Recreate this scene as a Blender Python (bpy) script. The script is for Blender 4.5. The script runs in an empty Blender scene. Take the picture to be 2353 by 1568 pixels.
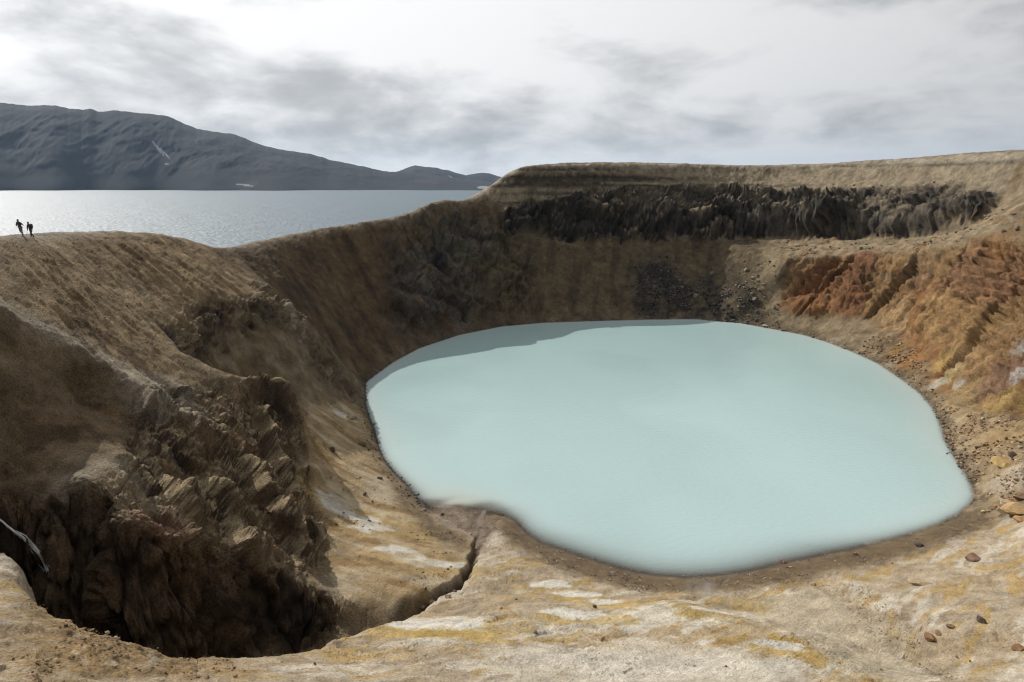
import bpy, math, random, os
import numpy as np
from mathutils import Vector
from mathutils.geometry import delaunay_2d_cdt

Q = float(os.environ.get("SCENE_Q", "1.0"))
rad = math.radians
scene = bpy.context.scene
col = scene.collection

# ------------------------------------------------------------------ camera, sky, sun, exposure
PITCH = rad(13.1)
CAM = np.array([0.0, 0.0, 40.0])
cam_d = bpy.data.cameras.new("camera")
cam_d.sensor_width = 36.0
cam_d.lens = 24.0
cam_d.clip_start = 0.5
cam_d.clip_end = 60000.0
cam = bpy.data.objects.new("camera", cam_d)
cam.location = CAM
cam.rotation_euler = (rad(90) - PITCH, 0, 0)
col.objects.link(cam)
scene.camera = cam

SUN_AZ = rad(-44.5)      # to the left of the view direction
SUN_EL = rad(35.5)
sd = bpy.data.lights.new("sun", 'SUN')
sd.energy = 4.8
sd.angle = rad(0.5)
sd.color = (1.0, 0.95, 0.88)
sun = bpy.data.objects.new("sun", sd)
to_sun = Vector((math.sin(SUN_AZ) * math.cos(SUN_EL), math.cos(SUN_AZ) * math.cos(SUN_EL), math.sin(SUN_EL)))
sun.rotation_euler = to_sun.to_track_quat('Z', 'Y').to_euler()
sun.location = (-200, 200, 300)
col.objects.link(sun)

CLX = 7.9
SKY_STRENGTH, CLOUD_FWD, CLOUD_MIN, CLOUD_GREY = 0.06, 1.10, 0.08, 0.52
w = bpy.data.worlds.new("World")
scene.world = w
w.use_nodes = True
nt = w.node_tree
N, Lk = nt.nodes, nt.links
def wn(t, **k):
    n = N.new(t)
    for kk, v in k.items():
        setattr(n, kk, v)
    return n
def wmath(op, a, b=None, c=None, clamp=False):
    n = N.new("ShaderNodeMath"); n.operation = op; n.use_clamp = clamp
    for i, x in enumerate((a, b, c)):
        if x is None:
            continue
        if isinstance(x, (int, float)):
            n.inputs[i].default_value = x
        else:
            Lk.new(x, n.inputs[i])
    return n.outputs[0]
def wramp(x, a, b):
    n = N.new("ShaderNodeMapRange"); n.interpolation_type = 'SMOOTHSTEP'
    Lk.new(x, n.inputs[0]); n.inputs[1].default_value = a; n.inputs[2].default_value = b
    return n.outputs[0]
sky = wn("ShaderNodeTexSky", sky_type='NISHITA', sun_disc=False, sun_elevation=SUN_EL, sun_rotation=SUN_AZ)
tc = wn("ShaderNodeTexCoord")
sep = wn("ShaderNodeSeparateXYZ"); Lk.new(tc.outputs["Generated"], sep.inputs[0])
zc = wmath('MAXIMUM', sep.outputs[2], 0.0)
cmb = wn("ShaderNodeCombineXYZ")
Lk.new(sep.outputs[0], cmb.inputs[0]); Lk.new(sep.outputs[1], cmb.inputs[1]); Lk.new(wmath('MULTIPLY', sep.outputs[2], 2.6), cmb.inputs[2])
def wnoise(scale, detail, rough, dist, off):
    mp = wn("ShaderNodeMapping"); mp.inputs[1].default_value = off
    Lk.new(cmb.outputs[0], mp.inputs[0])
    n = wn("ShaderNodeTexNoise"); Lk.new(mp.outputs[0], n.inputs["Vector"])
    n.inputs["Scale"].default_value = scale; n.inputs["Detail"].default_value = detail
    n.inputs["Roughness"].default_value = rough; n.inputs["Distortion"].default_value = dist
    return n.outputs["Fac"]
big = wnoise(1.5, 3.0, 0.5, 0.3, (3.1, 1.7, 0.0))
med = wnoise(5.0, 7.0, 0.54, 0.25, (CLX, 2.2, 0.4))
fin = wnoise(13.0, 5.0, 0.55, 0.2, (1.3, 5.2, 2.4))
cl = wmath('ADD', wmath('MULTIPLY', big, 0.45), wmath('ADD', wmath('MULTIPLY', med, 0.70), wmath('MULTIPLY', fin, 0.24)))
bank = wmath('MULTIPLY', wramp(sep.outputs[2], 0.015, 0.06), wramp(sep.outputs[2], 0.24, 0.09))     # flat-bottomed clouds lie low in the sky
cl = wmath('MULTIPLY_ADD', bank, 0.13, cl)
cl = wmath('MULTIPLY_ADD', wramp(sep.outputs[2], 0.16, 0.42), -0.10, cl)
grey = wramp(cl, 0.66, 0.95)                     # thick, grey undersides
gap = wramp(wnoise(2.2, 5.0, 0.55, 0.3, (11.0, 4.0, 1.0)), 0.52, 0.70)   # breaks in the cover where the blue comes through
# thin cloud is brightest towards the sun
vd = wn("ShaderNodeVectorMath", operation='DOT_PRODUCT'); Lk.new(tc.outputs["Generated"], vd.inputs[0])
vd.inputs[1].default_value = tuple(to_sun)
fwd = wmath('POWER', wmath('MULTIPLY_ADD', vd.outputs["Value"], 0.5, 0.5, clamp=True), 1.3)
lum = wmath('MULTIPLY_ADD', fwd, CLOUD_FWD, CLOUD_MIN)
thick = wmath('MULTIPLY', lum, CLOUD_GREY)
mixl = wn("ShaderNodeMix", data_type='FLOAT'); Lk.new(grey, mixl.inputs[0]); Lk.new(lum, mixl.inputs[2]); Lk.new(thick, mixl.inputs[3])
tint = wn("ShaderNodeMix", data_type='RGBA'); Lk.new(grey, tint.inputs[0])
tint.inputs[6].default_value = (1.0, 1.0, 1.0, 1); tint.inputs[7].default_value = (.97, .99, 1.01, 1)
cc = wn("ShaderNodeVectorMath", operation='SCALE'); Lk.new(tint.outputs[2], cc.inputs[0]); Lk.new(mixl.outputs[0], cc.inputs[3])
ss = wn("ShaderNodeVectorMath", operation='SCALE'); Lk.new(sky.outputs[0], ss.inputs[0]); ss.inputs[3].default_value = SKY_STRENGTH
fm = wn("ShaderNodeMix", data_type='RGBA')
Lk.new(wmath('MULTIPLY', gap, wmath('MULTIPLY', wramp(zc, 0.30, 0.75), 0.75)), fm.inputs[0])
Lk.new(cc.outputs[0], fm.inputs[6]); Lk.new(ss.outputs[0], fm.inputs[7])
bg = N["Background"]
Lk.new(fm.outputs[2], bg.inputs[0])
bg.inputs[1].default_value = 1.0
scene.view_settings.view_transform = 'Standard'
scene.view_settings.look = 'None'
scene.view_settings.exposure = 0.0
scene.view_settings.gamma = 1.0
scene.cycles.use_denoising = True
scene.cycles.filter_width = 1.15

# ------------------------------------------------------------------ surveying helpers
SP, CP = math.sin(PITCH), math.cos(PITCH)
def ray(u, v):
    a = (u - 1176.5) / 1569.0
    b = (v - 784.0) / 1569.0
    return np.array([a, CP - b * SP, -SP - b * CP])
def pY(u, v, Y):
    r = ray(u, v)
    return CAM + r * (Y / r[1])
def pZ(u, v, z):
    r = ray(u, v)
    return CAM + r * ((z - CAM[2]) / r[2])
def LY(pts):
    return np.array([pY(*p) for p in pts])
def LZ(pts):
    return np.array([pZ(*p) for p in pts])
def dens(line, step=3.0, closed=False):
    L = list(line) + ([line[0]] if closed else [])
    out = []
    for a, b in zip(L[:-1], L[1:]):
        n = max(1, int(math.ceil(np.hypot(*(b - a)[:2]) / step)))
        for k in range(n):
            out.append(a + (b - a) * k / n)
    if not closed:
        out.append(L[-1])
    return np.array(out)

# ------------------------------------------------------------------ the lie of the land, as surveyed lines
SHORE = [(836,880),(850,868),(900,832),(960,800),(1050,770),(1150,750),(1250,741),(1380,737),(1500,734),(1600,733),
         (1700,742),(1800,760),(1850,770),(1900,785),(1960,808),(2020,835),(2080,875),(2120,905),(2150,940),(2165,975),
         (2175,1010),(2195,1045),(2215,1075),(2235,1110),(2245,1140),(2235,1160),(2210,1180),(2160,1205),(2100,1225),
         (2050,1240),(1950,1262),(1850,1283),(1790,1295),(1720,1312),(1650,1322),(1580,1326),(1510,1322),(1440,1308),
         (1370,1288),(1300,1265),(1240,1245),(1210,1225),(1185,1195),(1160,1180),(1130,1178),(1105,1172),(1050,1160),
         (1010,1166),(985,1172),(965,1150),(940,1120),(905,1085),(880,1055),(868,1025),(858,985),(845,955),(838,930),(835,900)]
shore = LZ([(u, v, 0.0) for u, v in SHORE])
HILL = LY([(-400,560,46),(-200,548,58),(0,532,70),(50,525,74),(100,522,82),(200,521,96),(300,523,109),(380,530,118),(430,540,123),
           (465,551,126),(480,560,127),(495,563,128),(520,562,131)])
HILLIN = LY([(0,549,66),(40,536,71)])
RIDGE = LY([(550,560,137),(600,550,153),(680,533,170),(760,517,181),(850,503,188),(930,490,196),(960,480,200),(1000,462,207),
            (1025,452,211),(1040,452,214),(1046,457,216),(1062,456,218),(1085,452,221),(1110,440,226),(1150,413,231),
            (1175,393,233),(1200,380,236),(1235,374,240)])
RIM = LY([(1300,373,246),(1420,371,252),(1550,374,254),(1700,379,253),(1800,378,249),(1900,375,241),(2000,368,229),
          (2100,360,215),(2200,350,201),(2300,344,187),(2353,342,179),(2600,330,152),(3000,315,120),(3900,300,85)])
LT = LY([(1160,470,224),(1250,462,230),(1340,445,238),(1420,436,243),(1550,431,246),(1700,436,244),(1760,438,240),
         (1850,437,232),(1950,436,221),(2050,436,209),(2150,434,195),(2230,447,183),(2280,470,175)])
LM = LY([(1340,480,231),(1420,474,235),(1550,470,237.5),(1700,472,236),(1760,474,233),(1850,478,224),(1950,480,212),(2050,482,200),(2150,474,187),(2230,478,177)])
LB = LY([(1160,530,218),(1250,542,223),(1340,552,227),(1420,556,230),(1550,552,233),(1700,550,232),(1760,550,229),
         (1855,552,220),(1956,546,208),(2082,548,192),(2172,540,181),(2240,520,174),(2280,490,172)])
OT = LY([(1812,594,200),(1870,588,197),(1927,584,192),(2039,577,178),(2100,570,169),(2154,566,161),(2230,548,151),
         (2273,536,147),(2353,565,136),(2600,600,110)])
OB = np.vstack([LY([(1794,660,197),(1830,716,188),(1898,731,183),(1970,720,177),(2010,738,171),(2068,759,161),(2100,790,150)]),
                LZ([(2136,835,3.5),(2144,900,1.3)]), LY([(2266,947,105),(2353,947,97),(2600,980,80)])])
C1 = LY([(-400,520,40),(-200,620,50),(0,695,54),(60,725,55),(130,770,56.5),(200,805,58),(270,840,59.5),(310,862,61),(340,880,62.5),(400,895,67),
         (450,903,71),(500,903,74.5),(560,890,80),(600,874,83.5),(640,872,86.5),(668,884,88)])
E2 = LY([(495,563,128),(530,600,125),(562,630,121),(600,650,119),(650,675,121),(690,705,122),(760,800,124),(800,850,128)])
HB = LY([(414,785,83),(440,760,89),(470,735,95),(520,712,101),(560,700,106),(600,690,110),(625,700,113)])
HFl = np.array([[-38.8,86.0,13.6],[-40.0,91.5,12.6],[-40.5,96.5,12.6],[-38.0,94,10.8],[-36.5,91,9.8],[-36.0,98,10.6],[-33.8,91.5,9.2],[-39.6,100.5,13.5]])
HR = LY([(575,775,105),(610,805,104),(645,840,103)])
HBB = HB[:6] + np.array([1.3, -1.6, -3.6])
NL = LY([(400,795,78),(440,814,78.5),(486,837,80),(540,860,82.5),(591,871,85),(612,863,86)])
ROCK = LY([(480,960,66),(560,980,71.5),(620,960,78.5),(660,1010,80),(690,935,88),(697,1008,85.5),(400,1000,58),(300,1050,49.5),(230,1100,45),
           (250,950,54.5),(400,1150,49.5),(480,1100,57.5),(560,1090,64.5),(560,1180,58.5),(660,1160,66.5),(640,1090,73.5),(717,1169,70),
           (731,1206,67.5),(754,1275,62.5),(330,1160,45.5),(300,1130,45.5),(360,1100,51)])
SHADE = LY([(100,900,52),(100,1050,47),(0,900,49),(0,1020,45),(-200,900,42),(200,980,56),(-200,1050,38)])
CT = LY([(-400,1120,33),(-200,1130,37),(0,1145,41.5),(60,1150,42.3),(110,1150,42.3),(160,1130,43),(200,1095,44.5),(225,1140,43.5),(228,1180,42.3),(257,1215,42.3),
         (330,1228,43.5),(405,1235,45),(474,1256,47),(540,1285,50),(600,1300,52),(680,1330,53.5),(760,1372,54)])
NE = np.vstack([LY([(-200,1240,33),(0,1225,35),(40,1240,35.5),(62,1270,35),(65,1320,33.5)]),
      LZ([(130,1395,19.5),(200,1430,18.5),(270,1462,17.8),(300,1455,17.9),(340,1472,17),(380,1500,16),(480,1505,15),(620,1503,13.5),(700,1490,12.3),
          (760,1460,10),(870,1430,7.2),(950,1405,5.0),(1010,1362,3.5)])])
FB = LZ([(800,1385,4.2),(880,1385,4.0),(950,1370,3.8),(1000,1345,3.4)])
CHAN = LZ([(975,1375,3.9),(1005,1363,3.4),(1040,1349,2.9),(1070,1331,2.3),(1083,1303,1.6),(1090,1275,1.1),(1096,1250,.8),(1104,1232,.55)])
BANK = np.vstack([LY([(720,1000,92),(735,1060,85),(765,1100,80.5),(820,1150,77.5),(800,1230,67),(900,1250,66),(1000,1260,67),(850,1340,56),(980,1300,61),
                      (740,940,107),(780,900,118)]),
                  LZ([(1050,1190,.2),(1085,1215,.4),(1030,1215,.5),(1035,1150,-.14),(1070,1140,-.16),(1105,1138,-.18),(1140,1152,-.16),(1165,1170,-.14),(1110,1158,-.08)])])
BL = LZ([(u, v + 7, 1.2) for u, v in [(1140,1200),(1200,1260),(1300,1300),(1400,1338),(1500,1360),(1600,1358),(1700,1345),(1800,1330),
                                  (1950,1300),(2100,1265),(2200,1232),(2290,1195)]])
FORE = LZ([(1200,1330,2.5),(1300,1360,3),(1419,1372,3.8),(1500,1374,4.3),(1578,1386,4.8),(1630,1408,5.2),(1657,1421,5.6),(1708,1428,6.2),(1760,1440,6.7),(1812,1453,7.2),
           (1840,1474,7.7),(1866,1493,8.2),(1935,1530,9.2),(2010,1568,10.3),(2150,1650,12.5),(1640,1388,1.7),(1700,1400,2.0),(1800,1420,2.6),(1880,1450,3.4),(2000,1500,4.8),(2100,1550,6.0),
           (1900,1345,2),(2100,1330,2.8),(2300,1300,3.8),(2353,1250,3.5),(2100,1450,5.2),(2353,1450,7),(2353,1568,9.5),(2500,1300,6),
           (1176,1568,12.5),(1400,1568,11.5),(1700,1568,10.5),(1176,1450,8),(1400,1450,6.8),(1000,1480,10),(1000,1568,13.5),
           (800,1568,15.5),(600,1568,17),(300,1568,20),(0,1568,22),(150,1480,20.3),(0,1400,21.5),(-300,1400,24),
           (1176,1900,20),(0,1900,26),(2353,1900,17),(2353,1140,3.2),(2353,1030,5.5),(2700,1200,12),(2290,1080,2.2)])
WALL = LY([(980,600,196),(1100,620,202),(1220,640,207)])
FAR = np.array([[0,-25,31],[-50,-25,34],[50,-25,22],[120,-25,24],[190,20,34],[190,-25,34],[-150,-25,26],[-150,60,10],[-70,10,31],[-45,20,27],
                [60,15,16],[110,50,22],[140,80,34]], float)

def offset_out(line, dist, dz, side=1):
    t = np.gradient(line[:, :2], axis=0)
    t /= np.linalg.norm(t, axis=1)[:, None] + 1e-9
    n = np.stack([-t[:, 1], t[:, 0]], 1) * side
    o = line.copy()
    o[:, :2] += n * dist
    o[:, 2] += dz
    return o
chain = np.vstack([HILL, RIDGE])
chain_d = dens(chain, 6.0)
outer = [offset_out(chain_d, 4, -1.2), offset_out(chain_d, 22, -9.5), offset_out(chain_d, 60, -26), offset_out(chain_d, 120, -45)]
rim_d = dens(RIM, 10.0)
outer += [offset_out(rim_d, 8, -.3), offset_out(rim_d, 40, -3.0), offset_out(rim_d, 75, -8.0)]
ct_d = dens(CT, 1.5)
cb = ct_d.copy()
cb[:, 1] -= 1.3
cb[:, 0] += 0.5
fz = np.interp(cb[:, 0], [-45, -30, -20, -14], [6, 2.5, 1.6, 1.8])
cb[:, 2] = np.minimum(cb[:, 2] - 1.0, fz)
ne_d = dens(NE, 1.5)
nb = ne_d.copy()
_t = np.gradient(ne_d[:, :2], axis=0); _t /= np.linalg.norm(_t, axis=1)[:, None] + 1e-9
nb[:, :2] += np.stack([-_t[:, 1], _t[:, 0]], 1) * np.clip((ne_d[:, 2] - 1) * .11, .5, 1.2)[:, None]
nb[:, 2] = np.minimum(ne_d[:, 2] - .7, np.interp(nb[:, 0], [-45, -30, -18, -10, -5, -3], [6, 2.2, 1.4, 1.4, .9, .3]))
fb_d = dens(FB, 1.5)
fbb = fb_d.copy()
fbb[:, 1] -= 1.15
fbb[:, 0] += .7
fbb[:, 2] = np.minimum(fb_d[:, 2] - .7, np.interp(fbb[:, 0], [-18, -10, -5, -3], [2.4, 1.8, .9, .3]))
sc_c = shore[:, :2].mean(0)
def shrink(k, z):
    s = dens(shore, 4.0, True)
    d = sc_c - s[:, :2]
    L = np.linalg.norm(d, axis=1)[:, None]
    o = s.copy()
    o[:, :2] += d / L * k
    o[:, 2] = z
    return o
def grow(k, z):
    return shrink(-k, z)

groups = [dens(shore, 2.5, True), dens(HILL, 4), HILLIN, dens(RIDGE, 3), dens(RIM, 6), dens(LT, 4), dens(LM, 4), dens(LB, 4), dens(OT, 4),
          dens(OB, 4), ne_d, nb, ct_d, cb, fb_d, fbb, dens(C1, 3), dens(E2, 3), dens(HB, 2), dens(HBB, 2), HFl, HR, dens(NL, 2.5), ROCK, SHADE, BANK, dens(BL, 3),
          FORE, WALL, shrink(3.5, -.7), shrink(9, -2.2), shrink(30, -2.6), FAR] + outer
pts = []
cell = {}
MIN = 0.45
for g in groups:
    for p in g:
        if not (-175 < p[0] < 215 and -40 < p[1] < 345):
            continue
        k = (int(p[0] // 1), int(p[1] // 1))
        ok = True
        for dx in (-1, 0, 1):
            for dy in (-1, 0, 1):
                for q in cell.get((k[0] + dx, k[1] + dy), ()):
                    if (q[0] - p[0]) ** 2 + (q[1] - p[1]) ** 2 < MIN * MIN:
                        ok = False
        if ok:
            cell.setdefault(k, []).append(p)
            pts.append(p)
for x in (-175, -80, 20, 120, 215):
    pts.append(np.array([x, 345.0, -12.0 if x < 0 else 34.0]))
for y in (-40, 40, 120, 200, 280):
    pts.append(np.array([-175.0, y, 8.0 - y * .1]))
    pts.append(np.array([215.0, y, 36.0]))
pts.append(np.array([-20.0, -40.0, 32.0])); pts.append(np.array([60.0, -40.0, 28.0])); pts.append(np.array([140.0, -40.0, 30.0]))
pts = np.array(pts)
res = delaunay_2d_cdt([Vector((p[0], p[1])) for p in pts], [], [], 0, 1e-4)
tv = np.array([[v.x, v.y] for v in res[0]])
tz = np.array([pts[o[0], 2] for o in res[3]])
GS = 0.4
GX0, GX1, GY0, GY1 = -174.0, 214.0, -39.0, 344.0
gnx, gny = int((GX1 - GX0) / GS) + 1, int((GY1 - GY0) / GS) + 1
H = np.zeros((gny, gnx), np.float32)
for f in res[2]:
    a, b, c = (tv[i] for i in f)
    za, zb, zc = (tz[i] for i in f)
    x0, x1 = min(a[0], b[0], c[0]), max(a[0], b[0], c[0])
    y0, y1 = min(a[1], b[1], c[1]), max(a[1], b[1], c[1])
    i0, i1 = max(0, int((x0 - GX0) / GS)), min(gnx - 1, int((x1 - GX0) / GS) + 1)
    j0, j1 = max(0, int((y0 - GY0) / GS)), min(gny - 1, int((y1 - GY0) / GS) + 1)
    if i1 < i0 or j1 < j0:
        continue
    X, Yg = np.meshgrid(GX0 + np.arange(i0, i1 + 1) * GS, GY0 + np.arange(j0, j1 + 1) * GS)
    den = (b[1] - c[1]) * (a[0] - c[0]) + (c[0] - b[0]) * (a[1] - c[1])
    if abs(den) < 1e-12:
        continue
    l1 = ((b[1] - c[1]) * (X - c[0]) + (c[0] - b[0]) * (Yg - c[1])) / den
    l2 = ((c[1] - a[1]) * (X - c[0]) + (a[0] - c[0]) * (Yg - c[1])) / den
    l3 = 1 - l1 - l2
    m = (l1 >= -1e-6) & (l2 >= -1e-6) & (l3 >= -1e-6)
    zz = l1 * za + l2 * zb + l3 * zc
    sub = H[j0:j1 + 1, i0:i1 + 1]
    sub[m] = zz[m]

def blur(A, s):
    s = s / GS
    r = int(3 * s + 1)
    k = np.exp(-.5 * (np.arange(-r, r + 1) / s) ** 2).astype(np.float32)
    k /= k.sum()
    for ax in (0, 1):
        P = np.pad(A, [(r, r) if i == ax else (0, 0) for i in (0, 1)], mode='edge')
        out = np.zeros_like(A)
        for i, kk in enumerate(k):
            out += kk * (P[i:i + A.shape[0], :] if ax == 0 else P[:, i:i + A.shape[1]])
        A = out
    return A
def bil(A, x, y):
    fx = np.clip((x - GX0) / GS, 0, gnx - 1.001)
    fy = np.clip((y - GY0) / GS, 0, gny - 1.001)
    i = fx.astype(np.int32); j = fy.astype(np.int32)
    tx = (fx - i).astype(np.float32); ty = (fy - j).astype(np.float32)
    return (A[j, i] * (1 - tx) + A[j, i + 1] * tx) * (1 - ty) + (A[j + 1, i] * (1 - tx) + A[j + 1, i + 1] * tx) * ty
def mask_poly(poly, soft):
    """soft mask of a polygon drawn on the ground plan"""
    x = GX0 + np.arange(gnx) * GS
    A = np.zeros((gny, gnx), np.float32)
    P = np.asarray(poly)[:, :2]
    for j in range(gny):
        yy = GY0 + j * GS
        xs = []
        for a, b in zip(P, np.roll(P, -1, axis=0)):
            if (a[1] > yy) != (b[1] > yy):
                xs.append(a[0] + (yy - a[1]) / (b[1] - a[1]) * (b[0] - a[0]))
        xs.sort()
        for p, q in zip(xs[::2], xs[1::2]):
            A[j, (x >= p) & (x <= q)] = 1
    return blur(A, soft) if soft else A
def mask_line(line, width, soft):
    A = np.zeros((gny, gnx), np.float32)
    for p in dens(np.asarray(line, float), GS):
        i0, j0 = (p[0] - GX0) / GS, (p[1] - GY0) / GS
        r = width / GS
        ia, ib, ja, jb = int(max(0, i0 - r)), int(min(gnx, i0 + r + 2)), int(max(0, j0 - r)), int(min(gny, j0 + r + 2))
        if ib <= ia or jb <= ja:
            continue
        I, J = np.meshgrid(np.arange(ia, ib), np.arange(ja, jb))
        A[ja:jb, ia:ib] = np.maximum(A[ja:jb, ia:ib], ((I - i0) ** 2 + (J - j0) ** 2 <= r * r))
    return blur(A, soft) if soft else A
H_soft = blur(H, 1.7)
H_sharp = blur(H, 0.45)
in_lake = mask_poly(shore, 0)
M_shore = np.clip(mask_line(np.vstack([shore, shore[:1]]), 3.0, 1.0), 0, 1)
sharp = np.clip(M_shore + mask_line(NE, 2.5, .8) + mask_line(CT, 3, 1) + mask_line(FB[2:], 1.2, .5) + .75 * mask_line(FORE[4:15], 2.0, .8) + .7 * mask_line(LM, 3, 1) + .8 * mask_line(C1[2:9], 2.0, 1.0) + .8 * mask_line(HB, 2.5, .8) + .8 * mask_line(NL, 1.8, .8) + .6 * mask_line(OT, 2.5, 1) + .6 * mask_line(OB, 2.5, 1) + .7 * mask_line(LB, 3, 1), 0, 1)
H = H_soft * (1 - sharp) + H_sharp * sharp
# the narrow channel that the stream has cut on its way to the fan
_ch = dens(CHAN, .3)
# stacks and buttresses of the rocky outcrop by the ravine
def knob(u, v, Yk, r, h, sx=1.0):
    global H
    p = pY(u, v, Yk)
    gx_ = GX0 + np.arange(gnx) * GS; gy_ = GY0 + np.arange(gny) * GS
    i0, i1 = np.searchsorted(gx_, [p[0] - 3 * r * sx, p[0] + 3 * r * sx]); j0, j1 = np.searchsorted(gy_, [p[1] - 3 * r, p[1] + 3 * r])
    XX, YY = np.meshgrid(gx_[i0:i1], gy_[j0:j1])
    q = np.sqrt(((XX - p[0]) / sx) ** 2 + (YY - p[1]) ** 2) / r
    t = np.clip((1.35 - q) / .75, 0, 1)
    H[j0:j1, i0:i1] += (h * t * t * (3 - 2 * t)).astype(np.float32)
for kb in [(560,905,80,1.6,.9),(598,900,82.5,1.5,1.4),(622,915,83.5,1.3,1.2),(646,925,85,1.5,1.3),(668,945,86.5,1.4,1.3),(688,965,87.5,1.3,1.0),
           (672,1045,79,1.3,1.6),(724,1095,77.5,1.1,1.5),(700,1225,65,.9,1.6,2.4),(640,1220,61.5,.9,1.2,2.0)]:
    knob(*kb)
def ground(x, y):
    z = bil(H, x, y)
    dx = np.maximum(np.maximum(GX0 - x, x - GX1), 0)
    dy = np.maximum(np.maximum(GY0 - y, y - GY1), 0)
    return z - .12 * np.hypot(dx, dy)

# ------------------------------------------------------------------ noise
GRAD = np.array([[1,1,0],[-1,1,0],[1,-1,0],[-1,-1,0],[1,0,1],[-1,0,1],[1,0,-1],[-1,0,-1],[0,1,1],[0,-1,1],[0,1,-1],[0,-1,-1]], np.float32)
def hsh(ix, iy, iz, seed):
    h = (ix.astype(np.uint32) * np.uint32(374761393) + iy.astype(np.uint32) * np.uint32(668265263)
         + iz.astype(np.uint32) * np.uint32(2147483647 - 1640531) + np.uint32((seed * 974634777) & 0xffffffff))
    h = (h ^ (h >> np.uint32(13))) * np.uint32(1274126177)
    return h ^ (h >> np.uint32(16))
from concurrent.futures import ThreadPoolExecutor
POOL = ThreadPoolExecutor(4)
def chunked(fn, x, y, z, seed):
    x, y, z = (np.asarray(q, np.float32) + np.zeros_like(x, np.float32) for q in (x, y, z))
    n = x.size
    if n < 40000 or x.ndim != 1:
        return fn(x, y, z, seed)
    cuts = list(range(0, n, 32768)) + [n]
    parts = list(POOL.map(lambda ab: fn(x[ab[0]:ab[1]], y[ab[0]:ab[1]], z[ab[0]:ab[1]], seed), zip(cuts[:-1], cuts[1:])))
    if isinstance(parts[0], tuple):
        return tuple(np.concatenate(q) for q in zip(*parts))
    return np.concatenate(parts)
def perlin(x, y, z, seed=0):
    return chunked(perlin_, x, y, z, seed)
def perlin_(x, y, z, seed=0):
    xi, yi, zi = np.floor(x), np.floor(y), np.floor(z)
    fx, fy, fz = (x - xi).astype(np.float32), (y - yi).astype(np.float32), (z - zi).astype(np.float32)
    xi, yi, zi = xi.astype(np.int32), yi.astype(np.int32), zi.astype(np.int32)
    fade = lambda t: t * t * t * (t * (t * 6 - 15) + 10)
    u, v, w_ = fade(fx), fade(fy), fade(fz)
    out = 0
    for dx in (0, 1):
        for dy in (0, 1):
            for dz in (0, 1):
                g = GRAD[hsh(xi + dx, yi + dy, zi + dz, seed) % 12]
                d = g[..., 0] * (fx - dx) + g[..., 1] * (fy - dy) + g[..., 2] * (fz - dz)
                out = out + d * (u if dx else 1 - u) * (v if dy else 1 - v) * (w_ if dz else 1 - w_)
    return out
def fbm(x, y, z, octv=4, seed=0, gain=.5):
    a, s_, o = 1.0, 0.0, 0
    for k in range(octv):
        o = o + a * perlin(x, y, z, seed + k * 17)
        s_ += a
        a *= gain
        x, y, z = x * 2.03, y * 2.03, z * 2.03
    return o / s_ * 1.6
def ridged(x, y, z, octv=4, seed=0, gain=.5):
    a, s_, o = 1.0, 0.0, 0
    for k in range(octv):
        o = o + a * (1 - 2 * np.abs(perlin(x, y, z, seed + k * 17)) * 1.25)
        s_ += a
        a *= gain
        x, y, z = x * 2.03, y * 2.03, z * 2.03
    return o / s_
def worley(x, y, z, seed=0):
    return chunked(worley_, x, y, z, seed)
def worley_(x, y, z, seed=0):
    """distance to the nearest and second nearest seed point, and a number for the cell"""
    xi, yi, zi = np.floor(x).astype(np.int32), np.floor(y).astype(np.int32), np.floor(z).astype(np.int32)
    f1 = np.full(x.shape, 9., np.float32); f2 = f1.copy(); cid = np.zeros(x.shape, np.float32)
    for dx in (-1, 0, 1):
        for dy in (-1, 0, 1):
            for dz in (-1, 0, 1):
                h = hsh(xi + dx, yi + dy, zi + dz, seed)
                px_ = xi + dx + (h & 1023) / 1023.; py_ = yi + dy + ((h >> 10) & 1023) / 1023.; pz_ = zi + dz + ((h >> 20) & 1023) / 1023.
                d = np.sqrt((px_ - x) ** 2 + (py_ - y) ** 2 + (pz_ - z) ** 2).astype(np.float32)
                n1 = d < f1
                f2 = np.where(n1, f1, np.minimum(f2, d))
                cid = np.where(n1, ((h >> 5) & 255) / 255., cid)
                f1 = np.where(n1, d, f1)
    return f1, f2, cid
def facet_(x, y, z, seed=0):
    xi, yi, zi = np.floor(x).astype(np.int32), np.floor(y).astype(np.int32), np.floor(z).astype(np.int32)
    f1 = np.full(x.shape, 9., np.float32); f2 = f1.copy(); val = np.zeros(x.shape, np.float32)
    for dx in (-1, 0, 1):
        for dy in (-1, 0, 1):
            for dz in (-1, 0, 1):
                h = hsh(xi + dx, yi + dy, zi + dz, seed)
                rx = x - (xi + dx + (h & 1023) / np.float32(1023)); ry = y - (yi + dy + ((h >> 10) & 1023) / np.float32(1023)); rz = z - (zi + dz + ((h >> 20) & 1023) / np.float32(1023))
                d = (rx * rx + ry * ry + rz * rz).astype(np.float32)
                h2 = h * np.uint32(2654435761)
                v = ((h2 & 255) / np.float32(255) - .5) + 1.3 * (rx * (((h2 >> 8) & 255) / np.float32(255) - .5) + ry * (((h2 >> 16) & 255) / np.float32(255) - .5) + rz * (((h2 >> 24) & 255) / np.float32(255) - .5))
                n1_ = d < f1
                f2 = np.where(n1_, f1, np.minimum(f2, d))
                val = np.where(n1_, v, val)
                f1 = np.where(n1_, d, f1)
    return val, np.sqrt(f2) - np.sqrt(f1)
def facet(x, y, z, seed=0):
    """broken-rock relief: tilted flat facets, one per block, and the distance to the joint"""
    return chunked(facet_, x, y, z, seed)
def crag(x, y, z, s, zs, seed, octv=3, gain=.5):
    a, o = 1.0, 0
    for k in range(octv):
        v, e = facet(x * s, y * s, z * s * zs, seed + k * 7)
        o = o + a * (v - .35 * (1 - sst(0, .12, e)))
        a *= gain; s = s * 2.3
    return o
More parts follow.
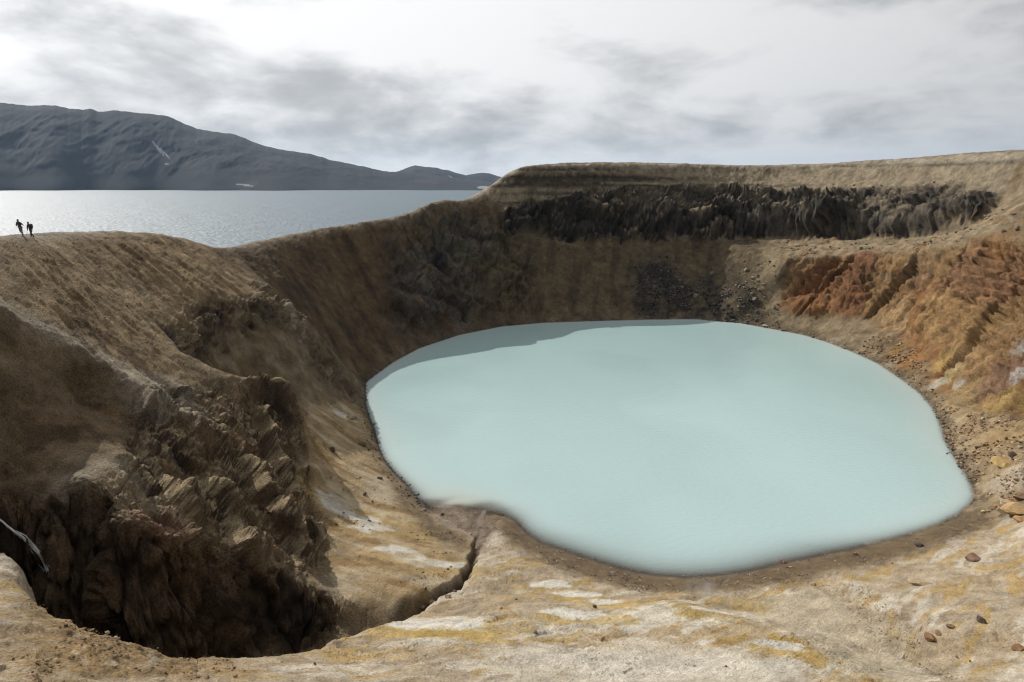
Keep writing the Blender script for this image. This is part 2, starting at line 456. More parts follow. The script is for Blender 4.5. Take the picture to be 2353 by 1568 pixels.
def sst(a, b, x):
    t = np.clip((x - a) / (b - a), 0, 1)
    return t * t * (3 - 2 * t)
def hit(u, v):
    """where a line of sight meets the ground"""
    r = ray(u, v)
    t = np.exp(np.linspace(math.log(12), math.log(420), 6000))
    p = CAM[None] + r[None] * t[:, None]
    b = p[:, 2] < ground(p[:, 0], p[:, 1])
    k = int(np.argmax(b)) if b.any() else 5999
    return p[k]
def hits(pts_):
    return np.array([hit(u, v) for u, v in pts_])

# ------------------------------------------------------------------ terrain grid (denser where the ground is near and open to view)
az = np.concatenate([np.arange(-180, -44, 2.0), np.arange(-44, 44.001, (.08 / Q)), np.arange(45, 180.1, 2.0)])
az = np.radians(az)
NR = int(1000 * Q)
dd = np.exp(np.linspace(math.log(2.5), math.log(900), 3000))
gx = np.sin(az)[:, None] * dd[None]
gy = np.cos(az)[:, None] * dd[None]
gz = ground(gx, gy)
ang = (gz - CAM[2]) / dd[None]
vis = (ang >= np.maximum.accumulate(ang, axis=1) - .01).astype(np.float32)
seg = np.hypot(np.diff(dd)[None], 1.6 * np.diff(gz, axis=1)) / dd[None, 1:]
wet = (gz[:, 1:] < -.5)
wgt = seg * (.18 + vis[:, 1:] * np.where(wet, .15, 1.0))
for _ in range(4):
    wgt = (wgt + np.roll(wgt, 1, 0) + np.roll(wgt, -1, 0)) / 3
kk = 25
cs = np.cumsum(np.pad(wgt, ((0, 0), (kk, kk)), mode='edge'), axis=1)
wgt = ((cs[:, 2 * kk:] - cs[:, :-2 * kk]) / (2 * kk))[:, :2999]
wgt = np.concatenate([wgt, np.repeat(wgt[:, -1:], 2999 - wgt.shape[1], 1)], 1)
cw = np.concatenate([np.zeros((len(az), 1)), np.cumsum(wgt, axis=1)], axis=1)
D = np.zeros((len(az), NR), np.float32)
tt = np.linspace(0, 1, NR)
for i in range(len(az)):
    D[i] = np.interp(tt * cw[i, -1], cw[i, :], dd)
VX = np.sin(az)[:, None] * D
VY = np.cos(az)[:, None] * D
VZ = ground(VX, VY).astype(np.float64)
nA = len(az)
def grid_normals(X, Y, Z):
    P = np.stack([X, Y, Z], -1)
    da = np.gradient(P, axis=0); db = np.gradient(P, axis=1)
    n = np.cross(da, db)
    n /= np.linalg.norm(n, axis=-1, keepdims=True) + 1e-12
    if n[..., 2].mean() < 0:
        n = -n
    return n
n0 = grid_normals(VX, VY, VZ)
X, Y, Z = VX.ravel(), VY.ravel(), VZ.ravel()
NX = n0.reshape(-1, 3)
near = (np.abs(np.degrees(np.arctan2(X, Y))) < 45.5) & (Y > 8) & (np.hypot(X, Y) < 420)

# ---- ground-plan zones
def ring(top, bot):
    return np.vstack([top, bot[::-1]])
wx = fbm(X * .16, Y * .16, Z * .16, 3, 5); wy = fbm(X * .16, Y * .16, Z * .16, 3, 55)
wfx = fbm(X * .8, Y * .8, Z * .8, 3, 6); wfy = fbm(X * .8, Y * .8, Z * .8, 3, 56)
def zone(A, w1=1.2, w2=.3):
    return bil(A, X + wx * w1 + wfx * w2, Y + wy * w1 + wfy * w2)
lava_poly = ring(LT, LB)
A_lava = mask_poly(lava_poly, .8)
A_orange = mask_poly(ring(OT, OB), .9)
out_poly = LY([(335,872,62),(450,900,71),(560,888,80),(640,868,87),(668,880,89),(700,950,91),(706,1008,88),(717,1169,72),(735,1206,69.5),(758,1275,64)])
out_poly = np.vstack([out_poly, hits([(700,1325),(600,1296)]), CT[12:7:-1], hits([(300,1000),(320,930)])])
A_out = mask_poly(out_poly, .8)
A_cave = np.clip(mask_poly(ring(ct_d, cb - np.array([0, 2.5, 0])), .5) + mask_line(cb, 1.2, .5), 0, 1)
A_ravine = np.clip(mask_poly(np.vstack([ct_d, NE[5:13][::-1], NE[:5][::-1]]), .4), 0, 1)
A_hollow = np.clip(mask_line(HB, 1.6, .6), 0, 1)
wall_poly = hits([(960,500),(1040,475),(1110,500),(1180,520),(1240,600),(1235,735),(1120,748),(1000,778),(930,800),(900,700),(905,600)])
A_wall = mask_poly(wall_poly, 2.5)
mL, mO, mR, mCv, mH, mW = zone(A_lava, 2.0, .6), zone(A_orange, 1.2, .4), zone(A_out), zone(A_cave, .3, .2), zone(A_hollow, .6), zone(A_wall, 2.5)
mE2 = zone(np.clip(mask_line(hits([(650,690),(690,760),(740,830),(790,880)]), 4.5, 2.0), 0, 1))
hill_poly = np.vstack([HILL[2:], E2[1:5], HB[::-1], NL[:2], C1[9:1:-1]])
mHill = zone(mask_poly(hill_poly, 2.0))
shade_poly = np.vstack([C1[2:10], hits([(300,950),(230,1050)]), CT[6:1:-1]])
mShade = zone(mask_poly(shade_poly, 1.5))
fore_poly = np.vstack([NE[::-1], FAR[9:10], FAR[:1], FAR[10:11], [[60, 60, 0]], BL[::-1]])
mFore = zone(mask_poly(fore_poly, .5), .3)
bank_poly = np.vstack([hits([(705,930),(760,930),(820,925),(836,960),(850,1010),(870,1060),(930,1120),(975,1170),(1040,1205),(1085,1240),(1080,1290),(1040,1330)]), FB[2::-1], hits([(760,1330),(756,1280),(735,1210),(710,1100),(706,1010)])])
mBank = zone(mask_poly(bank_poly, .7), .5)
shoreD = bil(blur(mask_poly(shore, 0), 0.01), X, Y)
prox = bil(np.clip(mask_line(np.vstack([shore, shore[:1]]), 2.2, 1.2), 0, 1), X, Y)
beach_f = bil(mask_poly(np.vstack([BL, shore[24:44][::1]]), .8), X + wfx * .5, Y + wfy * .5)
mStrata = sst(.0, .6, bil(mask_poly(np.vstack([RIDGE[13:], RIM[:11], LT[::-1]]), 2.0), X, Y)) * (1 - mL)
mScree = zone(mask_poly(np.vstack([LB[:8], shore[13:3:-1]]), 2.5)) * (1 - mL)
slope = 1 - NX[:, 2]

# ---- relief
def sub(mask, fn):
    o = np.zeros(X.shape)
    k = np.where((mask > .02) & near)[0]
    if len(k):
        o[k] = fn(X[k], Y[k], Z[k]) * mask[k]
    return o
calm = np.clip(1 - prox * 1.0, .06, 1) * np.where(Z < -.3, .1, 1)
disp = np.zeros(X.shape)
disp += sub(np.ones(X.shape), lambda x, y, z: .20 * fbm(x * .17, y * .17, z * .17, 3, 1) + .075 * fbm(x * .8, y * .8, z * .8, 3, 2) + .02 * fbm(x * 3, y * 3, z * 3, 2, 3))
dist_ = np.hypot(X, Y)
grit = np.clip(dist_ / 90., .25, 2.0)
sc_g = 1.0 / np.clip(dist_ / 90., .4, 2.2)
soilm = np.clip(1 - mFore - mBank - beach_f, 0.15, 1)
disp += sub(soilm, lambda x, y, z: .11 * fbm(x * .9, y * .9, z * .9, 4, 90, .65)) * grit
# rills down the hill side
fl = lambda x, y: (x * .47 + y * .88, x * .88 - y * .47)
def rills(x, y, z):
    a, b = fl(x, y)
    a = a + 1.8 * perlin(x * .07, y * .07, z * .05, 9) + .5 * perlin(x * .3, y * .3, z * .1, 10)
    return -.5 * np.maximum(0, ridged(a * .3, b * .03, 0 * x, 3, 11) - .1) + .20 * fbm(a * 1.0, b * .10, z * 0, 3, 12, .6)
disp += sub(mHill * (1 - mR), rills)
disp += sub(mShade * .7, lambda x, y, z: -.5 * np.maximum(0, ridged(x * .22, y * .22, z * .5, 4, 14) - .15) + .22 * fbm(x * .5, y * .5, z * .5, 4, 15))
def outc(x, y, z):
    """tilted rock ribs running down to the right, steep towards the ravine"""
    wq = 1.0 * perlin(x * .16, y * .16, z * 0, 20) + .45 * perlin(x * .45, y * .45, z * 0, 27)
    r_ = x * .83 - y * .55
    s_ = x * .55 + y * .83 + 1.5 * wq
    q = s_ / 5.2 + .06 * r_
    i_ = np.floor(q); f = q - i_
    amp = .35 + 1.9 * sst(-.35, .45, fbm(r_ * .16 + i_ * 7.3, i_ * 3.1, 0 * x, 2, 21))
    big_ = amp * sst(0, .2, f) * (1 - f) ** 1.2 * 1.2
    q2 = s_ / 1.9 + .15 * r_ + .4
    f2 = q2 - np.floor(q2)
    sml = .4 * sst(-.3, .4, fbm(r_ * .4, s_ * .4, 0 * x, 2, 28)) * sst(0, .25, f2) * (1 - f2)
    notch = .5 * np.maximum(0, ridged(r_ * .33 + .8 * wq, s_ * .06, 0 * x, 3, 29) - .25)
    return big_ + sml - notch - .45 + .65 * crag(x, y, z, .26, .9, 22, 4, .5) + .12 * fbm(x * 1.3, y * 1.3, z * .5, 3, 23)
disp_up = sub(np.clip(mR * 1.3, 0, 1) * (1 - .6 * mCv), outc)
def cave(x, y, z):
    return .4 * ridged(x * .38, y * .38, z * .08, 3, 30) + 1.5 * crag(x, y, z, .33, .45, 31, 4, .5) + .2 * fbm(x * 1.3, y * 1.3, z * .7, 2, 32)
disp += sub(mCv, cave)
disp += sub(np.clip(mH + .6 * mE2, 0, 1), lambda x, y, z: 1.0 * crag(x, y, z, .4, .6, 35, 3) - .2)
disp += sub(mE2, lambda x, y, z: .8 * ridged(x * .3, y * .3, z * .12, 3, 37) + .8 * crag(x, y, z, .25, .5, 38, 3) - .2)
def wallr(x, y, z):
    return 2.2 * crag(x, y, z, .10, .8, 41, 4, .5) + 2.6 * fbm(x * .09, y * .09, z * .09, 4, 40) + .9 * ridged(x * .2, y * .2, z * .12, 3, 42)
disp += sub(mW * np.clip(calm + .0, 0, 1), wallr)
def lavac(x, y, z):
    a = x * .9 - y * .45
    wq = perlin(x * .08, y * .08, z * .1, 55)
    rib = ridged(a * .075 + .9 * wq, z * .02, 0 * x, 2, 52)
    amp = .55 + .6 * sst(-.4, .4, fbm(a * .03, z * .03, 0 * x, 2, 56))
    return amp * (3.8 * crag(x + 3 * wq, y, z, .11, 1.05, 50, 4, .55) + 1.0 * rib) + .3 * fbm(x * .7, y * .7, z * .5, 3, 54)
disp += sub(np.clip(mL * 1.2, 0, 1), lavac)
ledge = lambda q: (q - np.floor(q)) ** 3
def orange(x, y, z):
    a = x * .55 - y * .83                                   # along the face
    lat = fbm(a * .04, z * .05, 0 * x, 2, 66)
    zz = z + .9 * fbm(x * .05, y * .05, z * .05, 2, 60) + a * .035 + .25 * fbm(x * .4, y * .4, z * .4, 2, 67)
    led = ledge(zz * .55) * 1.3 * sst(-.4, .3, lat) + ledge(zz * 1.45 + 3) * .6 * sst(-.5, .2, -lat + .2) + ledge(zz * 3.1) * .25
    up = sst(7, 14, z)
    wq = .5 * perlin(a * .1, z * .1, 0 * x, 68)
    s1, s2, sid = worley((a - z * .5) * .075 + wq * .4, z * .018, 0 * x, 61)    # slanting joints
    c1, c2, c3 = worley((a - z * .35) * .26 + wq, z * .07, 0 * x, 65)
    crack = 1 - sst(.0, .07, s2 - s1)
    crack2 = 1 - sst(.0, .12, c2 - c1)
    return (2.2 * (sid - .5) + 1.6 * fbm(x * .05, y * .05, z * .07, 2, 63) - 2.6 * crack - .5 * crack2 + .3 * (c3 - .5) - 1.6 * led * (.15 + .85 * up)
            + .8 * crag(x, y, z, .22, 1.3, 62, 4, .5) + .14 * fbm(x * .8, y * .8, z * 1.6, 3, 64))
disp += sub(mO * np.clip(calm + .15, 0, 1), orange)
def strat(x, y, z):
    zz = z + .8 * fbm(x * .03, y * .03, z * 0, 2, 70)
    lt = fbm(x * .025, y * .025, z * .1, 2, 73)
    return .8 * fbm(zz * .35, x * .006, y * .006, 3, 74) * (1 + lt) - .45 * ledge(zz * .6 + .4) * sst(-.1, .5, lt) - .5 * ledge(zz * .27) * sst(-.1, .5, -lt) + .25 * fbm(x * .5, y * .5, z * .9, 4, 71) + .6 * fbm(x * .06, y * .06, z * .1, 3, 72)
disp += sub(mStrata, strat)
disp += sub(mScree * calm, lambda x, y, z: .5 * fbm(x * .1, y * .1, z * .1, 3, 75) + .3 * np.maximum(0, fbm(x * .55, y * .55, z * .55, 4, 76)))
# the broken slope between the lava band and the orange rock
gap_poly = ring(LB[6:], OT[:9])
mGap = zone(mask_poly(gap_poly, 1.5)) * (1 - mL) * (1 - mO)
disp += sub(mGap, lambda x, y, z: .5 * fbm(x * .25, y * .25, z * .5, 4, 77) - .4 * ledge(z * .8 + fbm(x * .1, y * .1, z * 0, 2, 78)))
# rubble at the right-hand shore
rub_poly = np.vstack([OB[7:11], hits([(2353,1120),(2300,1190),(2250,1180)]), shore[24:16:-1]])
mRub = zone(mask_poly(rub_poly, 1.0)) * (1 - mO)
disp += sub(mRub * np.clip(calm + .1, 0, 1), lambda x, y, z: .45 * np.maximum(-.2, fbm(x * .5, y * .5, z * .5, 4, 80)) + .25 * ridged(x * .3 + y * .3, y * .6, z * .9, 3, 81))
# lumps on the near left ground
lump_poly = np.vstack([NE[4:12], hits([(560,1560)]), hits([(10,1560)])])
mLump = zone(mask_poly(lump_poly, 1.0), .3)
disp += sub(mLump, lambda x, y, z: .34 * np.maximum(-.1, fbm(x * .75, y * .75, z * .75, 4, 85)) + .12 * np.maximum(0, fbm(x * 2.4, y * 2.4, z * 2.4, 3, 86)))
# gentle folds of the near ground
disp += sub(mFore * (1 - mLump), lambda x, y, z: .16 * fbm((x * .75 + y * .66) * .12, (x * .66 - y * .75) * .45, z * .1, 4, 88) + .05 * fbm(x * 2, y * 2, z * 2, 3, 89) + .10 * crag(x, y, z, .55, 1, 91, 3, .55) * sst(-.2, .4, fbm(x * .12, y * .12, z * 0, 2, 92)))
gul_l = hits([(1880,1342),(1930,1365),(1985,1400),(2040,1440),(2085,1485),(2130,1520),(2200,1555)])
chn = dens(CHAN, .12)
ck = np.where((X > -14) & (X < 2) & (Y > 44) & (Y < 78) & near)[0]
cd_ = np.full(len(ck), 9e9); cs_ = np.zeros(len(ck))
cxw, cyw = X[ck] + .35 * wfx[ck] + .25 * wx[ck], Y[ck] + .35 * wfy[ck]
for q, s_ in zip(chn, np.linspace(0, 1, len(chn))):
    d_ = (cxw - q[0]) ** 2 + (cyw - q[1]) ** 2
    k_ = d_ < cd_
    cd_[k_] = d_[k_]; cs_[k_] = s_
mChan = np.zeros(len(X))
mChan[ck] = np.exp(-(cd_ / np.interp(cs_, [0, .4, 1], [.75, .42, .36]) ** 2) ** 1.6)
chan_dz = np.zeros(len(X)); chan_dz[ck] = mChan[ck] * np.interp(cs_, [0, .5, .85, 1], [1.7, 1.3, .5, .15])
gul3 = hits([(1905,1356),(1965,1404),(2030,1460),(2085,1512),(2130,1558)])
mGul3 = bil(np.clip(mask_line(gul3, .4, .4), 0, 1), X + wfx * .4, Y + wfy * .4)
disp -= mGul3 * .2
mGul = bil(np.clip(mask_line(gul_l, .7, .5), 0, 1), X + wfx * .5, Y + wfy * .5)
disp -= mGul * .25
disp *= calm
X1 = X + NX[:, 0] * disp + NX[:, 0] * disp_up * .9
Y1 = Y + NX[:, 1] * disp + NX[:, 1] * disp_up * .9
Z1 = Z - chan_dz + NX[:, 2] * disp + disp_up * .8 * np.clip(calm * 1.2, 0, 1)
n1 = grid_normals(X1.reshape(nA, NR), Y1.reshape(nA, NR), Z1.reshape(nA, NR)).reshape(-1, 3)

# ------------------------------------------------------------------ what the ground is made of, shaded slopes painted darker
C = np.zeros((len(X), 3), np.float32)
def lay(c, m):
    global C
    m = np.clip(m, 0, 1)[:, None].astype(np.float32)
    C = C * (1 - m) + np.asarray(c, np.float32) * m
f_lo = fbm(X1 * .05, Y1 * .05, Z1 * .05, 3, 100)
f_md = fbm(X1 * .22, Y1 * .22, Z1 * .22, 4, 101)
f_hi = fbm(X1 * 1.1, Y1 * 1.1, Z1 * 1.1, 3, 102)
steep = 1 - n1[:, 2]
lay((.30, .23, .145), np.ones(len(X)))
lay((.20, .145, .085), sst(-.1, .5, f_md + f_lo * .6))
lay((.38, .31, .22), sst(.1, .6, -f_md + .3 * f_hi))
# hill: streaked tan and brown
a_, b_ = fl(X, Y)
st = .75 * fbm(a_ * .38 + 1.1 * wx, b_ * .055 + .4 * wy, 0 * X, 4, 104) + .32 * fbm(a_ * 2.2 + .6 * wx, b_ * .22, 0 * X, 3, 106) + .4 * f_md
lay((.35, .255, .145), mHill)
lay((.185, .12, .065), mHill * sst(-.05, .45, st))
lay((.43, .35, .235), mHill * sst(.2, .55, -st) * .8)
lay((.50, .44, .345), bil(np.clip(mask_line(C1[2:9] + np.array([-.9, 1.1, 0]), 1.5, .7), 0, 1), X + .4 * wfx, Y + .4 * wfy) * sst(-.7, .1, f_md + .3 * f_hi) * .9)
lay((.44, .395, .325), bil(np.clip(mask_line(chain_d[:60], 3.5, 1.5), 0, 1), X + 1.5, Y - 2.0) * 0 + bil(np.clip(mask_line(offset_out(chain_d, 3.0, 0), 3.2, 1.0), 0, 1), X, Y))
lay((.225, .155, .09), mShade)  # slope under the crest: shade put into the colour, darker than the hill
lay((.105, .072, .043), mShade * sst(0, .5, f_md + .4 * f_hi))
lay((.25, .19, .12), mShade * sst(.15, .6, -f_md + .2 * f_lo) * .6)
# wall across the water, left: browns darkened to deepen its shade
bw_poly = np.vstack([RIDGE[:13], LT[:1], LB[:1], shore[5:0:-1], E2[::-1]])
mBW = zone(mask_poly(bw_poly, 2.5))
wst = fbm((X * .8 + Y * .6) * .35, (X * .6 - Y * .8) * .06, Z * .08, 4, 110)
lay((.150, .100, .055), mBW)
lay((.085, .060, .037), mBW * sst(-.1, .5, wst + .4 * f_md))
lay((.20, .14, .08), mBW * sst(.2, .6, -wst) * .7)
k1, k2, kid = worley(X * .11 + wx * .5, Y * .11, Z * .16 + wy * .3, 41)
lay((.115, .092, .070), mW * .95)
lay((.175, .15, .12), mW * sst(.55, .75, kid) * .9)
lay((.15, .10, .055), mW * sst(.1, .5, f_md))
lay((.14, .12, .10), mW * sst(.1, .45, wst) * .8)
def blob(u, v, r, c, s=.9, ax=1.0):
    p = hit(u, v)
    q = np.sqrt((X + wx * r * .5 + wfx * .25 * min(r, 2) - p[0]) ** 2 + (Y + wy * r * .5 + wfy * .25 * min(r, 2) - p[1]) ** 2 + ((Z - p[2]) * ax) ** 2) / r
    lay(c, s * sst(1.15, .55, q))
for a in [(1062,565,3.2,(.115,.115,.075)),(1072,592,2.6,(.135,.135,.09)),(1112,622,3.6,(.19,.155,.085)),(1180,640,4,(.15,.12,.07)),(1000,600,4.5,(.06,.055,.05)),
          (1150,690,5,(.105,.088,.078)),(975,690,4.5,(.105,.085,.075)),(1020,740,4,(.14,.09,.055))]:
    blob(*a)
# scree below the lava band, its base colour lowered for the shade there
lay((.155, .118, .070), mScree)
lay((.10, .076, .048), mScree * sst(0, .5, fbm((X * .97 - Y * .2) * .3, Y * .05, Z * .05, 4, 120)))
mDk = zone(mask_poly(hits([(1475,600),(1520,585),(1560,640),(1640,650),(1730,690),(1770,750),(1700,738),(1600,729),(1480,731),(1455,680)]), 2.0), 3, .8)
lay((.046, .040, .036), mDk * sst(-.7, .1, f_md + .5 * f_hi))
lay((.13, .10, .065), mDk * sst(.15, .6, f_md + .4 * f_lo) * .8)
lay((.33, .26, .165), zone(mask_poly(hits([(1770,565),(1850,560),(1800,600),(1790,660),(1825,725),(1900,740),(1990,735),(1960,770),(1880,765),(1800,745),(1760,700),(1740,640)]), 1.5), 1.5))
# layered upper slopes
zz_ = Z1 + .8 * fbm(X * .03, Y * .03, 0 * X, 2, 70) + .3 * f_md
band = fbm(zz_ * .42, X * .004, Y * .004, 3, 130)
lay((.36, .295, .205), mStrata)
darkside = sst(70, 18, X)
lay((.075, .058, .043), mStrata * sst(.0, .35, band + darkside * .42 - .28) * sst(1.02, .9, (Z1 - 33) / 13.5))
lay((.085, .066, .047), mStrata * sst(37.6, 38.8, zz_) * sst(43.6, 41.6, zz_) * sst(75, 35, X) * sst(-.5, .1, fbm(zz_ * .9, X * .02, Y * .02, 3, 131)) * .9)
lay((.47, .42, .34), mStrata * sst(.25, .55, -band) * .7)
lay((.44, .38, .29), mStrata * sst(44.2, 45.6, zz_) * .8)
# lava
lay((.072, .061, .050), np.clip(mL * 1.25, 0, 1))
mUp = bil(mask_poly(ring(LT[2:12], LM), 1.0), X + wx * 1.5 + wfx * .5, Y + wy * 1.5 + wfy * .5)
lay((.20, .16, .11), mUp * sst(-.3, .3, f_md + .4 * f_hi))
lay((.09, .078, .066), mUp * sst(.1, .5, -f_md + .4 * f_hi))
lay((.17, .15, .12), mL * sst(20, 90, X) * sst(-.1, .5, f_md + .3 * f_lo) * .8)
lay((.16, .125, .085), mL * sst(.25, .6, f_lo + .4 * f_md) * .7)
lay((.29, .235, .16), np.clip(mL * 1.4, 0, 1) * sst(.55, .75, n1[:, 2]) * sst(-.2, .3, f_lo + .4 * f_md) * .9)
# slope between lava and orange rock
lay((.36, .285, .185), mGap)
lay((.29, .175, .085), mGap * sst(0, .5, f_md + .3 * f_lo))
# orange rock
lay((.36, .225, .11), np.clip(mO * 1.2, 0, 1))
lay((.31, .155, .065), mO * sst(-.1, .4, f_lo + .4 * f_md))
lay((.40, .28, .155), mO * sst(.25, .5, -f_md + .3 * f_hi))
for a in [(1900,650,11,(.285,.145,.07)),(1850,680,7,(.31,.155,.068)),(1960,690,6,(.25,.12,.06)),(1980,610,6,(.24,.125,.07)),(2100,620,6,(.33,.21,.12)),
          (2200,640,9,(.31,.18,.10)),(2300,640,8,(.30,.165,.09)),(2060,720,6,(.42,.285,.15)),(2150,720,7,(.42,.265,.125)),(2230,740,7,(.41,.26,.12)),
          (2180,855,4,(.47,.355,.18)),(2160,822,3.2,(.47,.315,.125)),(2230,900,5,(.43,.305,.15)),(2290,860,6,(.27,.165,.11)),(2300,920,5,(.44,.30,.13)),
          (2345,780,3.0,(.46,.42,.37)),(2345,850,2.6,(.46,.42,.38)),(2150,880,2.2,(.52,.49,.41)),(2200,880,1.6,(.5,.46,.38))]:
    blob(*a)
zo = Z1 + .9 * fbm(X * .05, Y * .05, Z * .05, 2, 60) + (X * .55 - Y * .83) * .035
lay((.215, .115, .06), mO * sst(.15, .45, fbm(zo * 1.3, X * .02, Y * .02, 3, 140)) * .55 * sst(5, 12, Z))
# rubble slope at the right
lay((.33, .245, .15), mRub)
lay((.235, .17, .10), mRub * sst(0, .45, f_hi + .5 * f_md))
lay((.42, .34, .22), mRub * sst(.1, .5, -f_md - .2 * f_hi) * .8)
for a in [(2090,830,4,(.36,.19,.08)),(2060,800,3,(.33,.20,.09)),(2330,1000,5,(.37,.26,.14)),(2330,1100,4,(.44,.37,.28))]:
    blob(*a)
# outcrop: brown rock, painted darker because it lies in shade
lay((.20, .14, .085), np.clip(mR * 1.15, 0, 1))
lay((.085, .06, .043), mR * sst(.0, .45, f_md + .3 * f_lo))
lay((.115, .085, .068), mR * sst(.3, .6, f_lo + .3 * f_hi) * .8)
lay((.42, .325, .20), mR * sst(.5, .75, n1[:, 2]) * sst(-.45, .15, f_hi + .5 * f_md))  # tan ledge tops, brightened in colour to look sunlit
lay((.27, .155, .07), mR * sst(.25, .6, -f_md + .3 * f_hi) * .7)
for a in [(330,890,4,(.40,.34,.26)),(400,900,4,(.33,.28,.22)),(250,1110,4.5,(.40,.345,.26)),(300,1130,3,(.36,.27,.17)),(370,1220,3,(.35,.22,.15)),(420,1300,2.4,(.30,.19,.09))]:
    blob(*a, s=.75)
lay((.145, .096, .056), np.clip(mCv, 0, 1) * .9)  # cave wall rock, colour darkened to strengthen the shade in the ravine
lay((.07, .048, .031), mCv * sst(0, .5, f_md + .3 * f_hi))
lay((.11, .085, .065), np.clip(mH, 0, 1) * sst(-.4, .2, f_md + .5 * f_hi))
lay((.23, .175, .115), mE2)
lay((.37, .315, .235), mE2 * sst(.0, .45, f_md + .3 * f_hi))
lay((.14, .10, .065), mE2 * sst(.1, .5, -f_md))
# bank by the lake: ochre and cream crusts, streaked downhill
bs = fbm((X * .35 + Y * .94) * .5, (X * .94 - Y * .35) * .10, 0 * X, 4, 150)
lay((.40, .30, .175), mBank)
lay((.28, .185, .09), mBank * sst(.05, .3, bs + .3 * f_md + .1 * f_hi))
lay((.49, .41, .29), mBank * sst(.1, .35, -bs + .1 * f_hi))
# near ground: pale tuff with cream and ochre flows
fa, fb_ = X * .75 + Y * .66, X * .66 - Y * .75
fs = fbm(fa * .10 + .35 * wx, fb_ * .40 + .3 * wy, Z * .1, 5, 160)
fs2 = fbm(fa * .22 + .5 * wx, fb_ * .7 + .4 * wy, Z * .2, 5, 161)
lay((.47, .385, .275), mFore)
lay((.38, .295, .19), mFore * sst(-.05, .5, f_md + .3 * f_hi))
lay((.62, .555, .45), mFore * sst(.02, .26, fs + .15 * f_hi) * .85)
lay((.46, .32, .135), mFore * sst(.14, .32, fs2 + .12 * f_hi) * sst(.6, .1, np.abs(fs + .1)) * .8)
lay((.34, .255, .16), mFore * sst(.28, .45, -fs2 + .35 * f_hi) * .7)
lay((.315, .215, .112), mLump * .95)
lay((.24, .17, .095), mLump * sst(0, .45, f_hi + .6 * f_md))
lay((.43, .36, .26), mLump * sst(.1, .5, -f_hi))
lay((.45, .29, .13), mLump * sst(.2, .6, f_lo + f_md) * .6)
kn_poly = np.vstack([FORE[3:15], hits([(1900,1562),(1700,1562),(1500,1562),(1380,1540),(1330,1470),(1360,1420)])])
mKnl = zone(mask_poly(kn_poly, .5), .4, .3)
lay((.45, .345, .205), mKnl * .6)
lay((.43, .285, .115), mKnl * sst(.05, .25, fs2 + .5 * f_md + .12 * f_hi) * .85)
lay((.64, .59, .49), mKnl * sst(.05, .28, fs - .4 * f_md + .12 * f_hi) * .9)
val_poly = np.vstack([FORE[9:15] + np.array([.5, 1.0, 0]), hits([(2130,1562),(2080,1500),(2010,1430),(1930,1375),(1860,1350),(1760,1372),(1720,1400)])])
lay((.52, .445, .325), zone(mask_poly(val_poly, .5), .3, .25) * .8)
ridge_l = hits([(1480,1382),(1578,1392),(1657,1430),(1708,1440),(1812,1468),(1866,1505),(1960,1550)])
mKn = bil(np.clip(mask_line(ridge_l, 1.3, .8), 0, 1), X + wfx * .8 + wx, Y + wfy * .8 + wy)
lay((.44, .30, .11), mKn * sst(-.3, .3, fs2 + .4 * f_hi) * .85)
WHITE, OCH = (.70, .66, .58), (.50, .355, .13)
def crust(u, v, r, c, s, tex):
    p_ = hit(u, v)
    q = np.hypot((X - p_[0]) * .55 + wx * .5 * r, (Y - p_[1]) * 1.15 + wy * .5 * r) / r
    lay(c, s * sst(1.05, .6, q + .55 * tex + .25 * f_hi))
for u, v, r in [(1000,1432,2.3),(1050,1440,1.6),(960,1440,1.2),(1330,1362,1.2),(1400,1378,.9),(1260,1342,1.0),(1345,1415,1.2),(1800,1482,1.1),(1640,1405,.9)]:
    crust(u + 14, v + 10, r * 1.9, OCH, .7, fs2)
    crust(u, v, r * 1.25, WHITE, .95, fs)
for u, v, r in [(790,1165,1.9),(830,1190,2.2),(870,1215,1.5),(1000,1296,1.7),(950,1280,1.3),(1050,1300,1.2),(910,1265,1.0),(800,960,1.6)]:
    crust(u + 12, v + 8, r * 1.8, (.46, .34, .16), .6, fs2)
    crust(u, v, r * 1.1, (.66, .62, .55), .9, bs + .9 * f_md)
for u, v, r in [(1480,1520,3.2),(1560,1545,3),(1400,1560,2.6),(1650,1530,1.8),(1250,1500,2.2)]:
    crust(u, v, r * 1.6, (.64, .585, .49), .7, fs)
for u, v, r in [(1720,1395,2.0),(1690,1385,1.3)]:
    blob(u, v, r, (.47, .35, .17), .85)
lay((.55, .48, .37), mGul3 * .6)
lay((.33, .26, .17), mGul * sst(-.3, .2, f_hi))
lay((.10, .07, .042), np.clip(mChan * 1.3, 0, 1) * .9)
# beaches and the stream fan
b2 = hits([(985,1180),(1040,1214),(1082,1234),(1088,1268),(1040,1256),(990,1232),(945,1185),(905,1125),(876,1085),(866,1050),(880,1062),(905,1090),(940,1126)])
beach_f = np.maximum(beach_f, bil(mask_poly(b2, .7), X + wfx * .5, Y + wfy * .5))
lay((.135, .095, .053), beach_f * .97)
lay((.095, .068, .04), beach_f * sst(0, .5, f_hi + .5 * f_md))
lay((.30, .24, .165), beach_f * sst(.35, .6, f_hi) * .6)
band_z = np.clip(bil(np.clip(mask_line(np.vstack([shore, shore[:1]]), 1.1, .6), 0, 1), X + wfx * .3, Y + wfy * .3), 0, 1)
lay((.125, .098, .07), band_z * .75 * (1 - mO) * sst(-.5, .3, f_md + f_hi))
gd = LZ([(1108,1182,.1),(1130,1186,.1),(1180,1204,.1)])
fan = hits([(985,1172),(1015,1160),(1060,1166),(1112,1174),(1128,1192),(1138,1214),(1128,1236),(1108,1254),(1094,1248),(1074,1230),(1040,1216),(1005,1198)])
mFan = bil(mask_poly(fan, .35), X + wfx * .25, Y + wfy * .25)
lay((.30, .235, .178), mFan)
